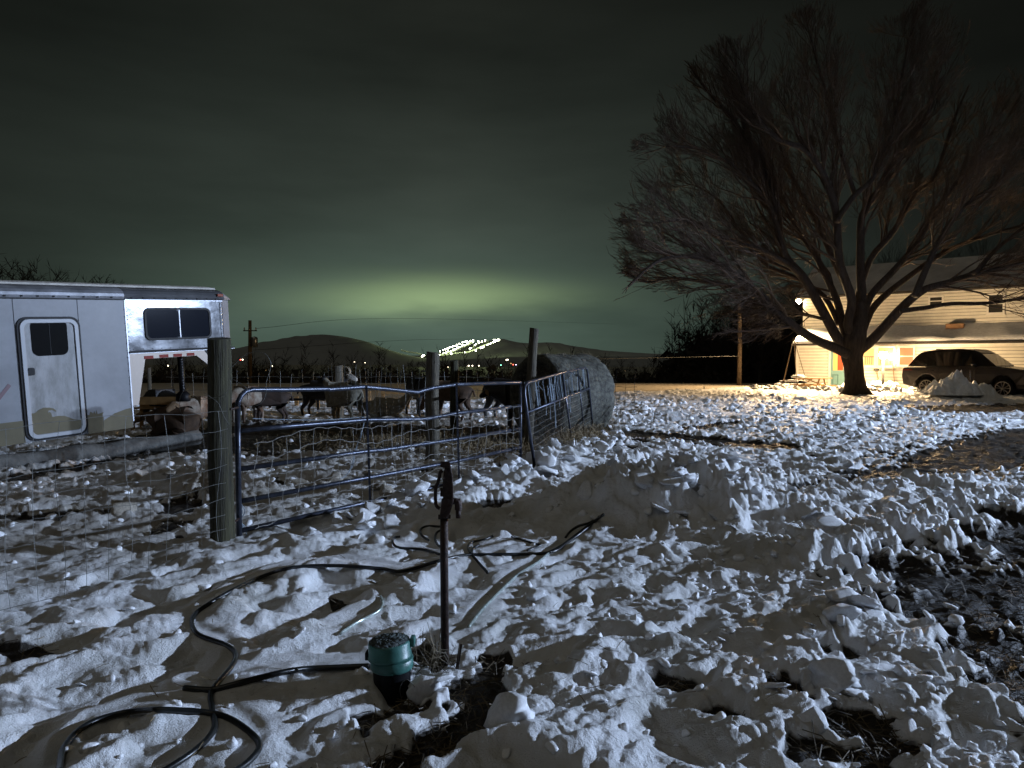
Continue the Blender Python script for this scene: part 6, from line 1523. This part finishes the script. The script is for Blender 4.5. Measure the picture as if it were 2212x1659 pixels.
# side windows proud of the cabin
def sidepoly(pts, name, m, ex, parent=car):
    v_ = [CF(x, z, gin(z) - ex) for x, z in pts] + [CF(x, z, gin(z) - ex + 0.006) for x, z in pts]; n = len(pts)
    return MB().add(v_, [tuple(range(n)), tuple(range(2 * n - 1, n - 1, -1))] + [(i, n + i, n + (i + 1) % n, (i + 1) % n) for i in range(n)]).obj(name, m, parent, off=parent_off(car))
sidepoly([(-0.72, 1.17), (0.02, 1.17), (0.02, 1.63), (-0.30, 1.61), (-0.45, 1.52)], 'side_window', cglass, 0.008)
sidepoly([(0.07, 1.17), (0.88, 1.17), (0.88, 1.69), (0.07, 1.66)], 'side_window', cglass, 0.008)
litg = mat('window_seen_through', (0.11, 0.12, 0.055), 0.3)
sidepoly([(0.94, 1.17), (1.92, 1.17), (1.85, 1.52), (1.65, 1.66), (0.94, 1.69)], 'side_window', cglass, 0.008)
# windscreen and its bright view of the lit wall
ws = [CF(2.12, 1.60, 0.25), CF(2.70, 1.17, 0.10), CF(2.70, 1.17, 2 * HWc - 0.10), CF(2.12, 1.60, 2 * HWc - 0.25)]; up_ = Vector((0, 0, 0.012)) + cu * 0.012
MB().add([p + up_ for p in ws] + [p + up_ * 0.4 for p in ws], [(0, 1, 2, 3), (7, 6, 5, 4), (0, 4, 5, 1), (1, 5, 6, 2), (2, 6, 7, 3), (3, 7, 4, 0)]).obj('windscreen', cglass, car)
# roof skin
rt_ = [(-0.36, 1.69), (-0.1, 1.74), (0.4, 1.79), (1.2, 1.81), (1.75, 1.77), (2.08, 1.64)]; n = len(rt_)
MB().add([CF(x, z + 0.012, gin(z) + 0.02) for x, z in rt_] + [CF(x, z + 0.012, 2 * HWc - gin(z) - 0.02) for x, z in rt_], [(i, i + 1, n + i + 1, n + i) for i in range(n - 1)]).obj('roof', paint, car)
MB().add([CF(-0.06, 1.76, 0.9), CF(0.28, 1.79, 0.9), CF(0.28, 1.79, 1.14), CF(-0.06, 1.76, 1.14), CF(-0.02, 1.83, 0.93), CF(0.18, 1.83, 0.93), CF(0.18, 1.83, 1.1), CF(-0.02, 1.83, 1.1)], [(4, 5, 6, 7), (0, 1, 5, 4), (1, 2, 6, 5), (2, 3, 7, 6), (3, 0, 4, 7)]).obj('aerial_fin', blackp, car)
# doors, handles, trim strips
def sline(pts, r_, name, m, ex=0.004): return MB().tube([CF(x, z, inset(z) - ex) for x, z in pts], r_, 6).obj(name, m, car)
sline([(0.52, 1.10), (0.50, 0.75), (0.42, 0.6)], 0.006, 'door_gap', M['black']); sline([(0.92, 1.10), (0.92, 0.36)], 0.006, 'door_gap', M['black']); sline([(2.05, 1.12), (2.02, 0.36)], 0.006, 'door_gap', M['black'])
sline([(0.05, 0.98), (0.32, 0.98)], 0.016, 'door_handle', blackp); sline([(1.05, 0.98), (1.32, 0.98)], 0.016, 'door_handle', blackp)
chrome = mat('dull_chrome', (0.45, 0.42, 0.38), 0.25, metal=0.9)
sline([(1.77, 1.02), (1.79, 0.52)], 0.022, 'side_vent', chrome); sline([(1.93, 1.02), (1.93, 0.52)], 0.016, 'side_vent', chrome); sline([(1.79, 0.50), (1.93, 0.50)], 0.014, 'side_vent', chrome)
sline([(-0.98, 1.09), (-0.4, 1.105), (-0.05, 1.115)], 0.016, 'chrome_strip', chrome); sline([(-1.04, 1.0), (-0.62, 1.0)], 0.02, 'tail_lamp', M['red'])
mb = MB(); mb.tube([CF(2.0, 1.15, -0.02), CF(2.02, 1.2, -0.16)], 0.05, 8); mb.tube([CF(1.98, 1.22, -0.24), CF(1.98, 1.22, -0.02)], [0.09, 0.075], 10); mb.obj('mirror', blackp, car, smooth=True)
MB().add([CF(2.75, 1.15, 0.15), CF(3.85, 1.02, 0.2), CF(3.85, 1.02, 1.84), CF(2.75, 1.15, 1.89)], [(0, 1, 2, 3)]).obj('bonnet', mat('pale_bonnet', (0.22, 0.20, 0.18), 0.25, metal=0.4), car)  # bonnet top in a much paler tone than the body
rimm = mat('silver_alloy', (0.50, 0.46, 0.42), 0.35, metal=0.8, var=0.2)
def wheel(x, w_):
    fr = lambda a, b_, c__: CF(x, 0.355, w_) + cu * a + Vector((0, 0, b_)) + csd * c__
    wh = MB().lathe([(0.27, 0.0), (0.31, -0.01), (0.365, 0.02), (0.385, 0.06), (0.385, 0.22), (0.365, 0.26), (0.27, 0.27)], 40, fr=fr).obj('wheel', M['black'], car, smooth=True)
    o_ = parent_off(car)
    MB().ring([(0.285 * math.cos(t_), 0.285 * math.sin(t_)) for t_ in np.linspace(0, 2 * math.pi, 37)[:-1]], [(0.26 * math.cos(t_), 0.26 * math.sin(t_)) for t_ in np.linspace(0, 2 * math.pi, 37)[:-1]], fr, -0.018, 0.02).obj('rim', rimm, wh, off=o_)
    MB().lathe([(0.262, 0.09), (0.26, 0.1)], 30, fr=fr).obj('hub_shadow', M['black'], wh, off=o_)
    for k_ in range(5):
        for s_ in (-1, 1):
            t_ = 2 * math.pi * k_ / 5 + 0.3; dr0 = t_ + s_ * 0.10; dr1 = t_ + s_ * 0.25
            MB().tube([fr(0.05 * math.cos(dr0), 0.05 * math.sin(dr0), -0.012), fr(0.262 * math.cos(dr1), 0.262 * math.sin(dr1), -0.008)], [0.02, 0.016], 4).obj('spoke', rimm, wh, off=o_)
    MB().lathe([(0.005, -0.04), (0.05, -0.035), (0.06, 0.0)], 14, fr=fr).obj('hub', rimm, wh, off=o_, smooth=True)
for x in (0.0, 3.0):
    wheel(x, 0.03)
    fr2 = lambda a, b_, c__: CF(x, 0.36, 1.75) + cu * a + Vector((0, 0, b_)) + csd * c__
    MB().lathe([(0.27, 0.0), (0.365, 0.02), (0.385, 0.06), (0.385, 0.2), (0.36, 0.25)], 30, fr=fr2).obj('wheel', M['black'], car, smooth=True)
MB().fbox(lambda a, b_, c__: CF(a, b_, c__), -0.7, 3.6, 0.28, 0.8, 0.32, 1.7).obj('underbody', M['black'], car)
# pointed heap of snow in front of the car
hc = Vector((16.55, 26.4, 0)); hcx = (2060 - PCX) / F * 26.2; hb_ = Vector((hcx, 26.2, gz(hcx, 26.2)))
V_ = []; F_ = []; na_, nr_ = 120, 44
II, JJ = np.meshgrid(np.arange(nr_ + 1), np.arange(na_), indexing='ij'); r_ = II / nr_; t_ = 2 * np.pi * JJ / na_
x_ = r_ * 1.15 * np.cos(t_) + 0.12 * (1 - r_); y_ = r_ * 0.8 * np.sin(t_); F1, F2q, I, DX, DY = worley(x_ * 3.6, y_ * 3.6, 610)
z_ = 0.52 * (1 - r_) ** 1.25 * (1 + 0.25 * np.sin(3 * t_ + 1)) + (0.22 * fbm(x_ * 2.6 + 7, y_ * 2.6, 3, 600) + 0.34 * I * ss(F2q - F1, 0, 0.25) - 0.08) * (1 - r_) ** 0.35 * np.minimum(1, r_ * 4 + .2) - 0.25 * r_ ** 3
V_ = [tuple(v) for v in np.stack([hb_.x + x_, hb_.y + y_, hb_.z + z_], -1).reshape(-1, 3)]
for i in range(nr_):
    for j in range(na_): F_.append((i * na_ + j, i * na_ + (j + 1) % na_, (i + 1) * na_ + (j + 1) % na_, (i + 1) * na_ + j))
o = MB().add(V_, F_).obj('snow_heap', M['snow'], None, off=hb_, smooth=True); tag(o, 'pointed heap of dirty snow in front of the rear wheel of the SUV', 'snow heap')

# ---------------------------------------------------------------- the yard floodlights themselves (their light is at the top)
fp_ = empty('floodlight_pole', (32.7, 10.67, gz(32.7, 10.67)), 'tall yard pole with two cool white floodlights, far to the right', 'lamp post')
MB().tube([Vector((32.7, 10.67, -0.5)), Vector((32.7, 10.67, 5.6))], 0.09, 12).obj('shaft', pm, fp_, smooth=True)
MB().box((32.7, 10.67, 5.3), (0.1, 2.2, 0.1)).obj('crossarm', M['galvb'], fp_)
for p in FLOOD:
    MB().box(p + Vector((0.16, 0, 0)), (0.14, 0.36, 0.28)).obj('lamp_housing', M['galvb'], fp_, bevel=0.02)
    MB().box(p + Vector((0.082, 0, 0)), (0.012, 0.30, 0.22)).obj('lens', emis('floodlight_lens', (0.75, 0.85, 1.0), 40.0), fp_)
for m_ in bpy.data.materials:
    pass
print('objects', len(bpy.data.objects))
